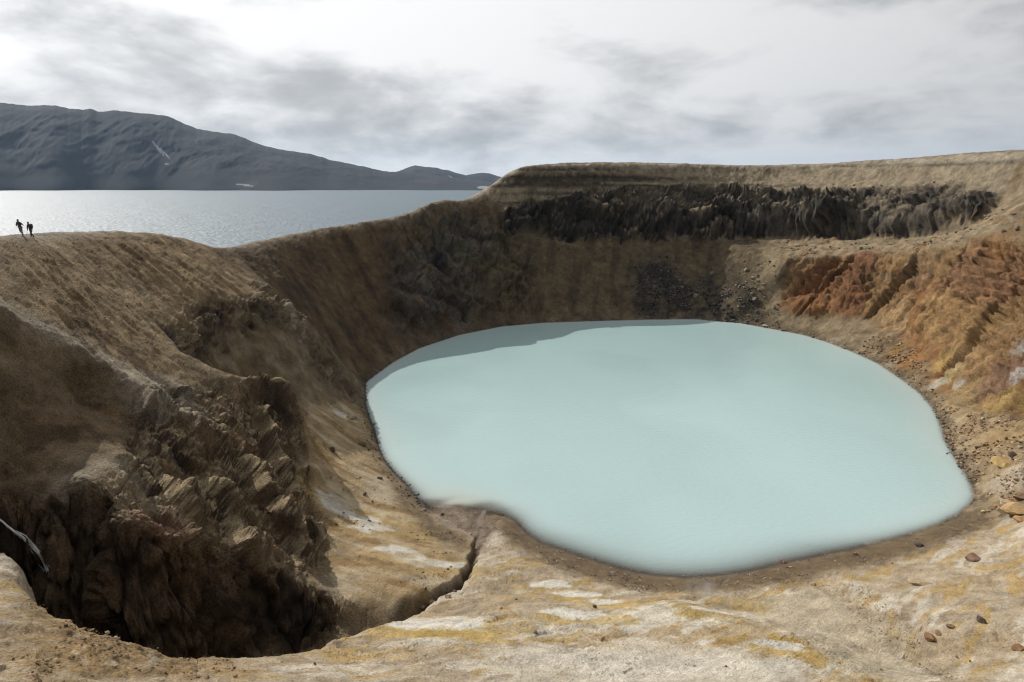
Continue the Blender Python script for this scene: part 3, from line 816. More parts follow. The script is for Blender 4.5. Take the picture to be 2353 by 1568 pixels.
lay((.235, .178, .13), mFan * sst(.1, .4, fbm(X * 1.6, Y * .5, 0 * X, 3, 170)))
wetm = sst(.22, .03, Z1 + .05 * f_hi) * np.where(X < 40, 1, .5)
lay((.062, .052, .044), wetm * .9 * (1 - mFan))
dim = 1 - .28 * np.clip(1 - .0 * mFore, 0, 1)
C = (C * 1.06 - C.mean(1, keepdims=True) * .06) * dim[:, None].astype(np.float32)
mott = 1 + .22 * fbm(X1 * .5, Y1 * .5, Z1 * .5, 4, 180, .7) * np.clip(1.2 - mFore - mBank, .25, 1)
C = C * mott[:, None].astype(np.float32)
C = np.clip(C, .01, .9)

# ------------------------------------------------------------------ materials
def nodes(m):
    return m.node_tree.nodes, m.node_tree.links
def mat_earth(name, rough=.95, bump=.5, sc=1.0, contrast=.35, dist=.16):
    m = bpy.data.materials.new(name); m.use_nodes = True
    n, l = nodes(m)
    bs_ = n["Principled BSDF"]
    at = n.new("ShaderNodeAttribute"); at.attribute_name = "mineral"
    tcn = n.new("ShaderNodeTexCoord")
    def nz(scale, det, rg=.6):
        t = n.new("ShaderNodeTexNoise"); l.new(tcn.outputs["Object"], t.inputs["Vector"])
        t.inputs["Scale"].default_value = scale * sc; t.inputs["Detail"].default_value = det; t.inputs["Roughness"].default_value = rg
        return t.outputs["Fac"]
    a = nz(.45, 9, .72); b = nz(7.0, 4, .65)
    mr = n.new("ShaderNodeMapRange"); l.new(a, mr.inputs[0])
    mr.inputs[1].default_value = .3; mr.inputs[2].default_value = .7; mr.inputs[3].default_value = 1 - contrast; mr.inputs[4].default_value = 1 + contrast
    mr2 = n.new("ShaderNodeMapRange"); l.new(b, mr2.inputs[0])
    mr2.inputs[1].default_value = .3; mr2.inputs[2].default_value = .7; mr2.inputs[3].default_value = 1 - contrast * .9; mr2.inputs[4].default_value = 1 + contrast * .9
    mu = n.new("ShaderNodeMath"); mu.operation = 'MULTIPLY'; l.new(mr.outputs[0], mu.inputs[0]); l.new(mr2.outputs[0], mu.inputs[1])
    vs = n.new("ShaderNodeVectorMath"); vs.operation = 'SCALE'; l.new(at.outputs["Color"], vs.inputs[0]); l.new(mu.outputs[0], vs.inputs[3])
    l.new(vs.outputs[0], bs_.inputs["Base Color"])
    bs_.inputs["Roughness"].default_value = rough
    bs_.inputs["Specular IOR Level"].default_value = .15
    add = n.new("ShaderNodeMath"); add.operation = 'MULTIPLY_ADD'; l.new(a, add.inputs[0]); add.inputs[1].default_value = 2.2; l.new(b, add.inputs[2])
    bp = n.new("ShaderNodeBump"); bp.inputs["Strength"].default_value = bump; bp.inputs["Distance"].default_value = dist
    l.new(add.outputs[0], bp.inputs["Height"]); l.new(bp.outputs[0], bs_.inputs["Normal"])
    return m
M_ground = mat_earth("tuff ground", .95, .8, 1.0, .36, .25)
M_soil = mat_earth("ash slope", .97, .9, .9, .5, .5)
M_rock = mat_earth("weathered rock", .9, .9, .8, .5, .5)
M_sand = mat_earth("wet sand", .75, .35, 2.2, .3)

# ------------------------------------------------------------------ the terrain, one sheet per kind of ground
V = np.stack([X1, Y1, Z1], -1).astype(np.float32)
kinds = ["crater_wall", "ground", "beach", "hill", "lava_cliff", "orange_cliff", "rock_outcrop", "ravine"]
kmat = [M_soil, M_ground, M_sand, M_soil, M_rock, M_rock, M_rock, M_rock]
mRav = bil(A_ravine, X, Y)
score = np.stack([np.full(len(X), .45), np.maximum(np.maximum(mFore, mBank), mRub * .8), np.maximum(beach_f * 1.3, np.where(Z < .0, 1.5, 0)) , np.maximum(mHill, mShade),
                  mL * 1.2, mO * 1.1, mR * 1.2, np.maximum(mCv, mRav) * 1.05], 1)
kind = score.argmax(1).astype(np.int8)
ii = np.arange(nA - 1)[:, None] * NR + np.arange(NR - 1)[None]
quads = np.stack([ii, ii + NR, ii + NR + 1, ii + 1], -1).reshape(-1, 4)
fk = kind[quads[:, 0]]
def raw_mesh(name, V_, F_, mat, cols=None, norms=None, parent=None):
    me = bpy.data.meshes.new(name)
    k = F_.shape[1]
    me.vertices.add(len(V_)); me.vertices.foreach_set("co", np.ascontiguousarray(V_, np.float32).ravel())
    me.loops.add(F_.size); me.loops.foreach_set("vertex_index", np.ascontiguousarray(F_, np.int32).ravel())
    me.polygons.add(len(F_)); me.polygons.foreach_set("loop_start", np.arange(0, F_.size, k, dtype=np.int32))
    me.polygons.foreach_set("use_smooth", np.ones(len(F_), bool))
    me.update(calc_edges=True)
    if cols is not None:
        at = me.attributes.new("mineral", 'FLOAT_COLOR', 'POINT')
        at.data.foreach_set("color", np.concatenate([cols, np.ones((len(cols), 1))], 1).astype(np.float32).ravel())
    if norms is not None:
        me.normals_split_custom_set_from_vertices(norms.tolist())
    me.materials.append(mat)
    o = bpy.data.objects.new(name, me)
    col.objects.link(o)
    if parent is not None:
        o.parent = parent
    return o
for k, nm in enumerate(kinds):
    F_ = quads[fk == k]
    if not len(F_):
        continue
    used, inv = np.unique(F_, return_inverse=True)
    o = raw_mesh(nm, V[used], inv.reshape(-1, 4), kmat[k], C[used], n1[used])
    o["kind"] = "structure"
print("terrain", len(V), "verts")
def top(x, y):
    return float(ground(np.array([x]), np.array([y]))[0])
# the displaced surface, for setting things down on it
from mathutils.bvhtree import BVHTree
_deps = None
def terrain_ray(o, d):
    best = None
    for ob in [bpy.data.objects[k] for k in kinds if k in bpy.data.objects]:
        ok, loc, nor, _ = ob.ray_cast(Vector(o), Vector(d))
        if ok:
            q = (loc - Vector(o)).length
            if best is None or q < best[0]:
                best = (q, loc, nor)
    return best
def sight(u, v):
    r = ray(u, v)
    b = terrain_ray(CAM, r / np.linalg.norm(r))
    return (np.array(b[1]), b[0]) if b else (hit(u, v), np.linalg.norm(hit(u, v) - CAM))
# ------------------------------------------------------------------ water
def grid_sheet(x0, x1, y0, y1, st):
    xs = np.arange(x0, x1 + st, st); ys = np.arange(y0, y1 + st, st)
    XX, YY = np.meshgrid(xs, ys)
    i = np.arange(len(ys) - 1)[:, None] * len(xs) + np.arange(len(xs) - 1)[None]
    return XX.ravel(), YY.ravel(), np.stack([i, i + 1, i + len(xs) + 1, i + len(xs)], -1).reshape(-1, 4)
lx, ly, lf = grid_sheet(-36, 92, 58, 206, .5)
lz = ground(lx, ly)
inl = bil(blur(in_lake, 1.2), lx, ly)
keep = ((lz < .25) & (inl > .02))
lf = lf[keep[lf].any(1)]
used, inv = np.unique(lf, return_inverse=True)
lf = inv.reshape(-1, 4); lx, ly, lz = lx[used], ly[used], lz[used]
def mat_milky():
    m = bpy.data.materials.new("milky geothermal water"); m.use_nodes = True
    n, l = nodes(m)
    b = n["Principled BSDF"]
    at = n.new("ShaderNodeAttribute"); at.attribute_name = "mineral"
    l.new(at.outputs["Color"], b.inputs["Base Color"])
    dp = n.new("ShaderNodeAttribute"); dp.attribute_name = "turbid"
    l.new(dp.outputs["Fac"], b.inputs["Alpha"])
    b.inputs["Roughness"].default_value = .22
    b.inputs["IOR"].default_value = 1.33
    tcn = n.new("ShaderNodeTexCoord")
    mp = n.new("ShaderNodeMapping"); mp.inputs["Scale"].default_value = (1.0, 1.9, 1); mp.inputs["Rotation"].default_value = (0, 0, rad(35))
    l.new(tcn.outputs["Object"], mp.inputs[0])
    t = n.new("ShaderNodeTexNoise"); l.new(mp.outputs[0], t.inputs["Vector"]); t.inputs["Scale"].default_value = 1.1; t.inputs["Detail"].default_value = 4
    bp = n.new("ShaderNodeBump"); bp.inputs["Strength"].default_value = .34; bp.inputs["Distance"].default_value = .14
    l.new(t.outputs["Fac"], bp.inputs["Height"]); l.new(bp.outputs[0], b.inputs["Normal"])
    return m
wc = np.zeros((len(lx), 3), np.float32)
q1 = fbm(lx * .03, ly * .03, 0 * lx, 3, 200)[:, None]
shallow = np.exp(np.minimum(lz, 0) / .8)[:, None]
wc[:] = np.array([.300, .418, .415])
sw = fbm(lx * .035 + .8 * q1[:, 0], ly * .012 - .5 * q1[:, 0], 0 * lx, 4, 203)[:, None]
wc = wc * (1 + .07 * q1 + .06 * sw)
wc = wc * (1 - .38 * shallow) + np.array([.46, .44, .415]) * .38 * shallow
pf = fan.mean(0)
dl = np.hypot(lx - pf[0] + 2.5, (ly - pf[1] - 2) * .8)
mud = (np.exp(-(dl / 5.0) ** 2) * (1 + .4 * fbm(lx * .4, ly * .4, 0 * lx, 3, 201)))[:, None]
wc = wc * (1 - mud * .8) + np.array([.40, .33, .24]) * mud * .8
lake = raw_mesh("crater_lake", np.stack([lx, ly, 0 * lx], -1), lf, mat_milky(), np.clip(wc, 0, 1))
lake["kind"] = "structure"
ta = lake.data.attributes.new("turbid", 'FLOAT', 'POINT')
turb = 1 - np.exp(np.minimum(lz + .01, 0) * np.interp(ly + np.maximum(lx - 30, 0) * .6, [72, 108], [2.6, 14.0]))
ta.data.foreach_set("value", np.clip(turb, 0, 1).astype(np.float32))

def mat_lake():
    m = bpy.data.materials.new("wind-ruffled lake water"); m.use_nodes = True
    n, l = nodes(m)
    b = n["Principled BSDF"]
    b.inputs["Base Color"].default_value = (.07, .108, .135, 1)
    b.inputs["Roughness"].default_value = .56
    b.inputs["IOR"].default_value = 1.33
    tcn = n.new("ShaderNodeTexCoord")
    def nz(s, d, stretch):
        mp = n.new("ShaderNodeMapping"); mp.inputs["Scale"].default_value = (s, s * stretch, 1); mp.inputs["Rotation"].default_value = (0, 0, rad(-20))
        l.new(tcn.outputs["Object"], mp.inputs[0])
        t = n.new("ShaderNodeTexNoise"); l.new(mp.outputs[0], t.inputs["Vector"]); t.inputs["Scale"].default_value = 1; t.inputs["Detail"].default_value = d
        return t.outputs["Fac"]
    a, c = nz(.22, 3, 1.5), nz(.03, 3, 1.3)
    ad = n.new("ShaderNodeMath"); ad.operation = 'MULTIPLY_ADD'; l.new(c, ad.inputs[0]); ad.inputs[1].default_value = 1.5; l.new(a, ad.inputs[2])
    bp = n.new("ShaderNodeBump"); bp.inputs["Strength"].default_value = 1.0; bp.inputs["Distance"].default_value = 2.2
    l.new(ad.outputs[0], bp.inputs["Height"]); l.new(bp.outputs[0], b.inputs["Normal"])
    return m
me = bpy.data.meshes.new("lake")
me.from_pydata([(-16000, -9000, -3), (16000, -9000, -3), (16000, 16000, -3), (-16000, 16000, -3)], [], [(0, 1, 2, 3)])
me.materials.append(mat_lake())
o = bpy.data.objects.new("lake", me); col.objects.link(o); o["kind"] = "structure"

# ------------------------------------------------------------------ mountains across the lake
M_mount = mat_earth("volcanic mountain", .97, .0, .02, .5)
def mountain(name, sky_pts, Y0, depth, seed, u0, u1, rough, base):
    """a range whose crest stands 'depth' behind its shore at Y0"""
    us = np.arange(u0, u1, 2.2)
    sv = np.interp(us, [p[0] for p in sky_pts], [p[1] for p in sky_pts])
    sv = sv + 2.0 * fbm(us * .045, us * 0, us * 0 + 3.3, 4, seed) * rough
    NRW = 110
    P = np.zeros((len(us), NRW, 3)); tr = np.linspace(0, 1.6, NRW)
    for i, (u, v) in enumerate(zip(us, sv)):
        Yc = Y0 + depth
        c = pY(u, v, Yc)
        b = pY(u, 430, Y0 + 120 * math.sin(u * .011 + seed) + 60 * math.sin(u * .037))
        b[2] = -6
        for j, t in enumerate(tr):
            if t <= 1:
                q = b[:2] + (c[:2] - b[:2]) * t
                z = -6 + (c[2] + 6) * (t ** .85 * .78 + .22 * sst(.05, .95, t))
            else:
                q = b[:2] + (c[:2] - b[:2]) * t
                z = c[2] - (t - 1) * depth * .55
            P[i, j] = (q[0], q[1], z)
    x, y, z = P[..., 0].ravel(), P[..., 1].ravel(), P[..., 2].ravel()
    t = np.tile(tr, len(us))
    env = np.sin(np.clip(t, 0, 1) * math.pi) ** .7 * sst(0, 120, z)
    rg = ridged(x * .0032 + .25 * perlin(x * .002, y * .002, z * 0, seed + 9), y * .0011, z * .0012, 5, seed + 1, .55)
    rg2 = fbm(x * .006, y * .006, z * .006, 5, seed + 2)
    y2 = y - env * (38 * rg + 16 * rg2) * rough
    z2 = z + env * (5 * rg2 + 4 * rg) * rough
    cc_ = np.tile(np.array(base, np.float32), (len(x), 1))
    dk = sst(.0, .5, fbm(x * .0025, y * .0025, z * .004, 4, seed + 4))[:, None]
    cc_ = cc_ * (1 - dk * .35)
    lt = (sst(.2, .55, fbm(x * .004 + 5, y * .002, z * .006, 4, seed + 5)) * sst(330, 60, z))[:, None]
    cc_ = cc_ * (1 - lt * .6) + np.array([.036, .034, .034]) * lt * .6
    i = np.arange(len(us) - 1)[:, None] * NRW + np.arange(NRW - 1)[None]
    F_ = np.stack([i, i + NRW, i + NRW + 1, i + 1], -1).reshape(-1, 4)
    return x, y2, z2, cc_, F_
def snow(x, y, z, cc_, spots):
    for u, v, ln, wd, tilt in spots:
        # nearest surface point along that bearing and height
        r = ray(u, v)
        az_, el_ = r[0] / r[1], r[2] / r[1]
        da = x / y - az_; de = (z - CAM[2]) / y - el_
        ca, sa = math.cos(tilt), math.sin(tilt)
        p, q = (da * ca + de * sa) * 1569, (-da * sa + de * ca) * 1569
        m = ((np.abs(p) / ln) ** 2 + (np.abs(q) / wd) ** 2 < 1)
        cc_[m] = (.22, .23, .245)
SK1 = [(-700,330),(-300,262),(0,236),(60,242),(130,243),(170,251),(190,251),(205,249),(225,256),(240,257),(262,254),(275,255),(330,260),(385,267),(420,283),(450,295),
       (500,304),(540,308),(570,322),(610,336),(660,346),(710,353),(760,368),(820,380),(880,393),(930,397),(1000,404),(1100,416),(1180,424),(1300,428)]
SK2 = [(820,420),(880,404),(915,394),(935,386),(955,380),(975,383),(1000,385),(1015,389),(1030,392),(1050,398),(1070,403),(1090,399),(1110,397),(1125,399),(1140,404),(1160,409),(1200,414),(1300,418)]
x, y, z, cm, F_ = mountain("mountain", SK1, 3750, 900, 300, -700, 1300, 1.0, (.013, .014, .017))
snow(x, y, z, cm, [(362,340,20,2.2,-.95),(378,352,17,1.6,-.9),(383,377,4,1.5,0),(560,425,22,1.6,-.12),(1110,431,14,3,0)])
o = raw_mesh("mountain", np.stack([x, y, z], -1), F_, M_mount, cm); o["kind"] = "structure"
x, y, z, cm, F_ = mountain("mountain", SK2, 5600, 700, 340, 820, 1300, .7, (.017, .018, .021))
snow(x, y, z, cm, [(1036,407,7,1.1,-.7)])
o = raw_mesh("distant_mountain", np.stack([x, y, z], -1), F_, M_mount, cm); o["kind"] = "structure"

# ------------------------------------------------------------------ air over the lake
hz = bpy.data.materials.new("thin bluish air"); hz.use_nodes = True
n, l = nodes(hz)
n.remove(n["Principled BSDF"])
pv = n.new("ShaderNodeVolumePrincipled")
pv.inputs["Color"].default_value = (.5, .72, 1.0, 1)
pv.inputs["Density"].default_value = 0.000029
pv.inputs["Anisotropy"].default_value = 0.0
l.new(pv.outputs[0], n["Material Output"].inputs["Volume"])
me = bpy.data.meshes.new("haze")
x0, x1, y0, y1, z0, z1 = -16500, 16500, -9500, 16500, -60, 620
me.from_pydata([(x0,y0,z0),(x1,y0,z0),(x1,y1,z0),(x0,y1,z0),(x0,y0,z1),(x1,y0,z1),(x1,y1,z1),(x0,y1,z1)], [],
               [(3,2,1,0),(4,5,6,7),(0,1,5,4),(1,2,6,5),(2,3,7,6),(3,0,4,7)])
me.materials.append(hz)
o = bpy.data.objects.new("haze", me); col.objects.link(o); o["kind"] = "stuff"
# ------------------------------------------------------------------ stones
def ico(subd):
    import bmesh
    bm = bmesh.new()
    bmesh.ops.create_icosphere(bm, subdivisions=subd, radius=1.0)
    v = np.array([q.co[:] for q in bm.verts]); f = np.array([[q.index for q in t.verts] for t in bm.faces])
    bm.free()
    return v, f
rng = np.random.default_rng(7)
def stone_shape(subd, seed, cuts=9, rough=.16):
    v, f = ico(subd)
    r = np.random.default_rng(seed)
    for _ in range(cuts):                                   # flat fracture faces
        d = r.normal(size=3); d /= np.linalg.norm(d)
        k = r.uniform(.5, .85)
        s_ = v @ d
        v = v - np.outer(np.maximum(s_ - k, 0), d)
    nrm = v / (np.linalg.norm(v, axis=1, keepdims=True) + 1e-9)
    v = v + nrm * (rough * fbm(v[:, 0] * 1.6 + seed, v[:, 1] * 1.6, v[:, 2] * 1.6, 3, seed))[:, None]
    return v, f
M_stone = mat_earth("boulder stone", .92, .6, 2.2, .35)
def boulder(name, label, cat, u, v, wpx, c, seed, asp=(1, .8, .62), group=None, sink=.5, rot=None):
    p, t = sight(u, v)
    w_ = wpx * .85 / 1569.0 * t / 2.0
    sv, sf = stone_shape(3, seed, 17, .07)
    sv = sv * np.array((asp[0], asp[1], asp[2] * .85)) * w_ * 1.1
    a = rng.uniform(0, 6.28) if rot is None else rot
    sv = sv @ np.array([[math.cos(a), math.sin(a), 0], [-math.sin(a), math.cos(a), 0], [0, 0, 1]])
    zmin = sv[:, 2].min()
    sv[:, 2] -= zmin * (1 - 2 * sink * .5)
    cols = np.tile(np.array(c, np.float32), (len(sv), 1)) * (1 + .25 * fbm(sv[:, 0] * 1.5 / w_ + seed, sv[:, 1] * 1.5 / w_, sv[:, 2] * 1.5 / w_, 3, seed))[:, None]
    o = raw_mesh(name, sv, sf, M_stone, np.clip(cols, .01, .9))
    if wpx > 6:
        o.data.polygons.foreach_set("use_smooth", np.zeros(len(sf), bool))
    o.location = p
    o["label"] = label; o["category"] = cat
    if group:
        o["group"] = group
    return o
BR, RU, DK, TA, YE, GY = (.20, .125, .08), (.225, .128, .07), (.06, .052, .046), (.36, .275, .17), (.38, .26, .11), (.22, .20, .175)
bl = [
 ("big rounded brown boulder on the pale slope beyond the lake's right shore", 2232, 1286, 40, BR, (1, .8, .62)),
 ("wide tan slab half sunk in the pale slope below the brown boulder", 2114, 1342, 50, (.34, .265, .165), (1, .75, .35)),
 ("rust red boulder leaning on a smaller one near the lower right corner", 2136, 1470, 32, RU, (1, .8, .75)),
 ("small rust stone resting against the rust red boulder", 2156, 1458, 20, RU, (1, .8, .6)),
 ("dark pointed rock standing alone on the pale ground, lower right", 2254, 1430, 24, (.10, .075, .055), (1, .8, .85)),
 ("flat brown stone left of the dark pointed rock, lower right", 2184, 1440, 22, BR, (1, .7, .35)),
 ("rust coloured rock at the right edge near the bottom corner", 2342, 1494, 28, RU, (1, .8, .6)),
 ("largest orange slab of the pile beside the lake's right tip", 2335, 1178, 74, (.36, .24, .12), (1, .8, .5)),
 ("pale topped orange slab lying above the largest slab of the pile", 2318, 1160, 50, TA, (1, .7, .4)),
 ("brown block on top of the orange slab pile at the right edge", 2346, 1148, 34, BR, (1, .8, .7)),
 ("orange wedge at the front of the slab pile by the lake's right tip", 2342, 1196, 40, (.33, .20, .095), (1, .6, .42)),
 ("long yellow block on the rubble slope above the lake's right tip", 2306, 1070, 52, YE, (1, .55, .5)),
 ("dark block touching the upper end of the long yellow block", 2326, 1050, 26, (.13, .09, .06), (1, .8, .8)),
 ("reddish lump of rock at the waterline of the near shore", 1800, 1294, 18, (.23, .15, .105), (1, .8, .8)),
 ("pale stone on the beach just right of the reddish waterline lump", 1816, 1305, 12, TA, (1, .8, .7)),
 ("brown rock standing in the wet sand of the near shore", 1966, 1275, 14, BR, (1, .8, .8)),
 ("low dark rock on the wet sand towards the lake's right tip", 2113, 1256, 22, DK, (1, .7, .45)),
 ("round pale stone at the head of the gravel gully by the beach", 1869, 1343, 12, (.42, .35, .25), (1, .9, .8)),
 ("dark rock sitting in the water off the right shore", 2176, 1046, 14, DK, (1, .7, .5)),
 ("small dark rock in the water just below the other off the right shore", 2206, 1075, 11, DK, (1, .7, .55)),
 ("dark stone on the cream ground left of the yellow knoll", 1367, 1396, 13, (.12, .09, .06), (1, .9, .9)),
 ("dark stone in the middle of the pale flat below the stream gully", 1231, 1454, 13, (.12, .095, .07), (1, .9, .8)),
 ("small brown stone on the pale flat close to the gully's mouth", 1151, 1399, 9, BR, (1, .9, .7)),
 ("biggest round boulder lodged in the stream gully", 991, 1389, 22, (.26, .20, .13), (1, .9, .9)),
 ("boulder wedged in the stream gully upstream of the biggest one", 971, 1396, 16, (.20, .15, .10), (1, .8, .8)),
 ("tan boulder in the bend of the stream gully", 1028, 1374, 19, (.30, .23, .15), (1, .9, .8)),
 ("dark stone at the lip of the stream gully bend", 1044, 1360, 12, (.14, .10, .065), (1, .8, .8)),
 ("dark jagged block on the ochre bank beside the rock outcrop", 763, 1036, 22, (.10, .072, .05), (1, .8, .85)),
 ("pale rounded block at the foot of the outcrop's pillars", 712, 1004, 24, (.27, .22, .16), (1, .8, .6)),
 ("large pale rock on the bank where the lake's left shore bends", 806, 962, 30, (.33, .26, .16), (1, .8, .7)),
 ("dark ledge rock on the lake's left shore", 832, 1024, 34, (.12, .09, .062), (1, .6, .42)),
 ("pair of dark stones' upper one, on the bank above the stream fan", 838, 1137, 17, (.11, .082, .058), (1, .8, .7)),
 ("dark stone at the waterline where the left shore turns to the fan", 872, 1100, 20, (.12, .09, .065), (1, .7, .55)),
 ("dark stone near the muddy fan's left edge", 1016, 1184, 13, (.09, .072, .058), (1, .8, .6)),
 ("bright faced grey block high on the scree below the lava cliff", 1716, 622, 16, (.26, .235, .20), (1, .8, .9)),
 ("dark block on the shadowed scree left of the bright faced block", 1637, 632, 20, (.13, .115, .10), (1, .8, .8)),
 ("grey block just below the bright faced block on the scree", 1730, 640, 13, (.24, .215, .185), (1, .8, .7)),
 ("grey block at the edge of sunlight on the scree", 1755, 655, 12, (.25, .225, .19), (1, .8, .7)),
 ("dark angular block half way down the scree", 1727, 663, 13, (.12, .105, .09), (1, .8, .8)),
 ("grey block low on the scree above the far shore", 1734, 690, 16, (.20, .18, .155), (1, .8, .9)),
 ("tan block in the dark rubble below the lava cliff", 1598, 682, 17, (.21, .165, .11), (1, .8, .9)),
 ("flat pale block on the far shore at the foot of the scree", 1760, 750, 20, (.30, .265, .215), (1, .7, .4)),
 ("dark rock at the far waterline right of the scree", 1800, 762, 15, DK, (1, .7, .5)),
]
for k, (lb, u, v, wp, c, asp) in enumerate(bl):
    boulder("boulder", lb, "boulder", u, v, wp, c, 900 + k * 13, asp)

def rubble(name, mask, n, smin, smax, cols, seed, squash=.65, lab=None):
    """many small stones of one spread, lying where the mask says"""
    r = np.random.default_rng(seed)
    cand = np.where((mask > .3) & near & (Z1 > -.12))[0]
    if not len(cand):
        return
    pw = mask[cand] / mask[cand].sum()
    idx = r.choice(cand, size=n, p=pw)
    lib = [stone_shape(1, 500 + q, 11, .14) for q in range(10)]
    nv, VV, FF, CC = 0, [], [], []
    for i in idx:
        sv, sf = lib[r.integers(10)]
        s_ = smin * (smax / smin) ** (r.random() ** 2.2)
        a = r.uniform(0, 6.28)
        R_ = np.array([[math.cos(a), math.sin(a), 0], [-math.sin(a), math.cos(a), 0], [0, 0, 1]])
        q = (sv * np.array([1, r.uniform(.6, .95), squash * r.uniform(.7, 1.3)]) * s_ * .5) @ R_ + V[i] + n1[i] * s_ * .12 + r.normal(size=3) * [.15, .15, .0]
        c = np.array(cols[r.integers(len(cols))]) * r.uniform(.7, 1.3)
        VV.append(q); FF.append(sf + nv); CC.append(np.tile(c, (len(q), 1))); nv += len(q)
    o = raw_mesh(name, np.concatenate(VV), np.concatenate(FF), M_stone, np.clip(np.concatenate(CC), .01, .9))
    o.data.polygons.foreach_set("use_smooth", np.zeros(len(o.data.polygons), bool))
    o["kind"] = "stuff"
    if lab:
        o["label"] = lab; o["category"] = "stones"
    return o
rubble("scree_stones", mDk * sst(-.6, .2, f_md), 1500, .25, 1.5, [(.05,.044,.04),(.085,.075,.066),(.13,.115,.10),(.04,.036,.033)], 1, .8, "dark angular stones littering the scree below the lava cliff")
mEdge = zone(mask_poly(hits([(1690,600),(1760,590),(1790,700),(1800,745),(1700,735),(1660,660)]), 2.0))
rubble("scree_stones", mEdge, 260, .25, 1.3, [(.20,.18,.15),(.12,.105,.09),(.25,.21,.16)], 2, .8, "grey stones at the sunlit edge of the scree")
shr = bil(np.clip(mask_line(shore[8:24], 1.4, .6), 0, 1), X, Y)
rubble("shore_stones", shr, 1100, .12, .75, [(.07,.06,.052),(.12,.10,.08),(.20,.155,.105),(.28,.21,.13)], 3, .7, "dark stones lining the far and right shore of the crater lake")
shl = bil(np.clip(mask_line(np.vstack([shore[48:], shore[:4]]), 1.3, .6), 0, 1), X + .6, Y)
rubble("shore_stones", shl, 420, .12, .6, [(.09,.07,.055),(.13,.10,.075),(.20,.15,.10)], 4, .7, "small dark stones along the left shore of the crater lake")
rubble("rubble", mRub * sst(-.3, .3, f_md + .4 * f_hi), 1700, .1, .8, [(.32,.23,.13),(.24,.16,.09),(.37,.29,.18),(.14,.10,.07),(.33,.20,.09)], 5, .6, "tan and orange rubble on the slope by the lake's right shore")
orub = zone(mask_poly(hits([(2000,770),(2070,775),(2110,800),(2130,850),(2135,890),(2090,868),(2030,830),(1980,800)]), .8))
rubble("rubble", orub, 500, .15, 1.1, [(.34,.20,.095),(.28,.15,.07),(.36,.26,.15),(.16,.11,.075)], 6, .7, "orange rubble at the foot of the orange cliff")
gl2 = hits([(1960,1350),(2000,1375),(2040,1405),(2060,1440),(2085,1470)])
grav = bil(np.clip(mask_line(gul_l, .55, .5) + mask_line(gl2, .8, .6), 0, 1), X + wfx * .6, Y + wfy * .6)
rubble("gravel", grav, 900, .04, .20, [(.22,.175,.115),(.15,.115,.075),(.30,.24,.165)], 7, .7, "brown gravel strewn down the shallow gully at lower right")
bst = beach_f * sst(.1, .5, f_hi + .6 * f_md)
rubble("beach_stones", bst, 1300, .05, .28, [(.33,.27,.19),(.22,.17,.115),(.12,.09,.065),(.42,.37,.29)], 8, .7, "pebbles scattered over the dark brown beach")
fst = mFore * sst(.15, .5, f_md) * (1 - beach_f)
rubble("ground_stones", mFore * (1 - beach_f) * sst(-.3, .4, f_lo + f_md), 2200, .03, .12, [(.24,.18,.12),(.17,.125,.085),(.34,.28,.2)], 14, .7, "fine grit scattered over the pale foreground")
rubble("ground_stones", fst, 900, .04, .26, [(.20,.14,.09),(.13,.095,.065),(.30,.23,.15)], 9, .75, "small brown stones scattered on the pale foreground")
rubble("ground_stones", mLump * sst(-.1, .4, f_hi + f_md), 900, .04, .28, [(.25,.18,.10),(.19,.135,.08),(.33,.26,.17)], 10, .8, "clods and stones on the rough ground left of the ravine's near rim")
rubble("bank_stones", mBank * sst(.1, .5, f_md + .3 * f_hi), 420, .06, .4, [(.15,.11,.075),(.11,.08,.055),(.26,.20,.13)], 11, .75, "small dark stones on the ochre bank left of the lake")
rubble("cliff_debris", np.clip(mGap + .8 * zone(mask_line(LT, 2.5, 1.5)), 0, 1) * sst(-.1, .4, f_md), 700, .2, 1.3, [(.10,.088,.075),(.16,.13,.095),(.25,.20,.14)], 12, .8, "broken blocks above and below the lava cliff")
rubble("hill_stones", mHill * sst(.1, .5, f_md + .4 * f_hi), 700, .06, .35, [(.14,.10,.065),(.20,.145,.09)], 13, .8, "dark stones speckling the left hillside")

# ------------------------------------------------------------------ walkers on the rim
def flat_mat(name, c, rough=.85):
    m = bpy.data.materials.new(name); m.use_nodes = True
    n, l = nodes(m)
    b = n["Principled BSDF"]; b.inputs["Roughness"].default_value = rough; b.inputs["Specular IOR Level"].default_value = .2
    t = n.new("ShaderNodeTexNoise"); t.inputs["Scale"].default_value = 14
    tcn = n.new("ShaderNodeTexCoord"); l.new(tcn.outputs["Object"], t.inputs["Vector"])
    r = n.new("ShaderNodeValToRGB"); l.new(t.outputs["Fac"], r.inputs[0])
    r.color_ramp.elements[0].position = .3; r.color_ramp.elements[1].position = .7
    r.color_ramp.elements[0].color = tuple(x * .8 for x in c) + (1,); r.color_ramp.elements[1].color = tuple(min(1, x * 1.2) for x in c) + (1,)
    l.new(r.outputs[0], b.inputs["Base Color"])
    return m
P_jack, P_skin, P_trous, P_short, P_boot, P_hair, P_pack = (flat_mat(a, b) for a, b in [
    ("charcoal jacket cloth", (.045, .05, .055)), ("skin", (.33, .2, .15)), ("dark trousers", (.04, .038, .045)), ("grey shorts", (.13, .12, .125)),
    ("boot leather", (.04, .032, .028)), ("dark hair", (.03, .025, .022)), ("dark pack fabric", (.05, .045, .06))])
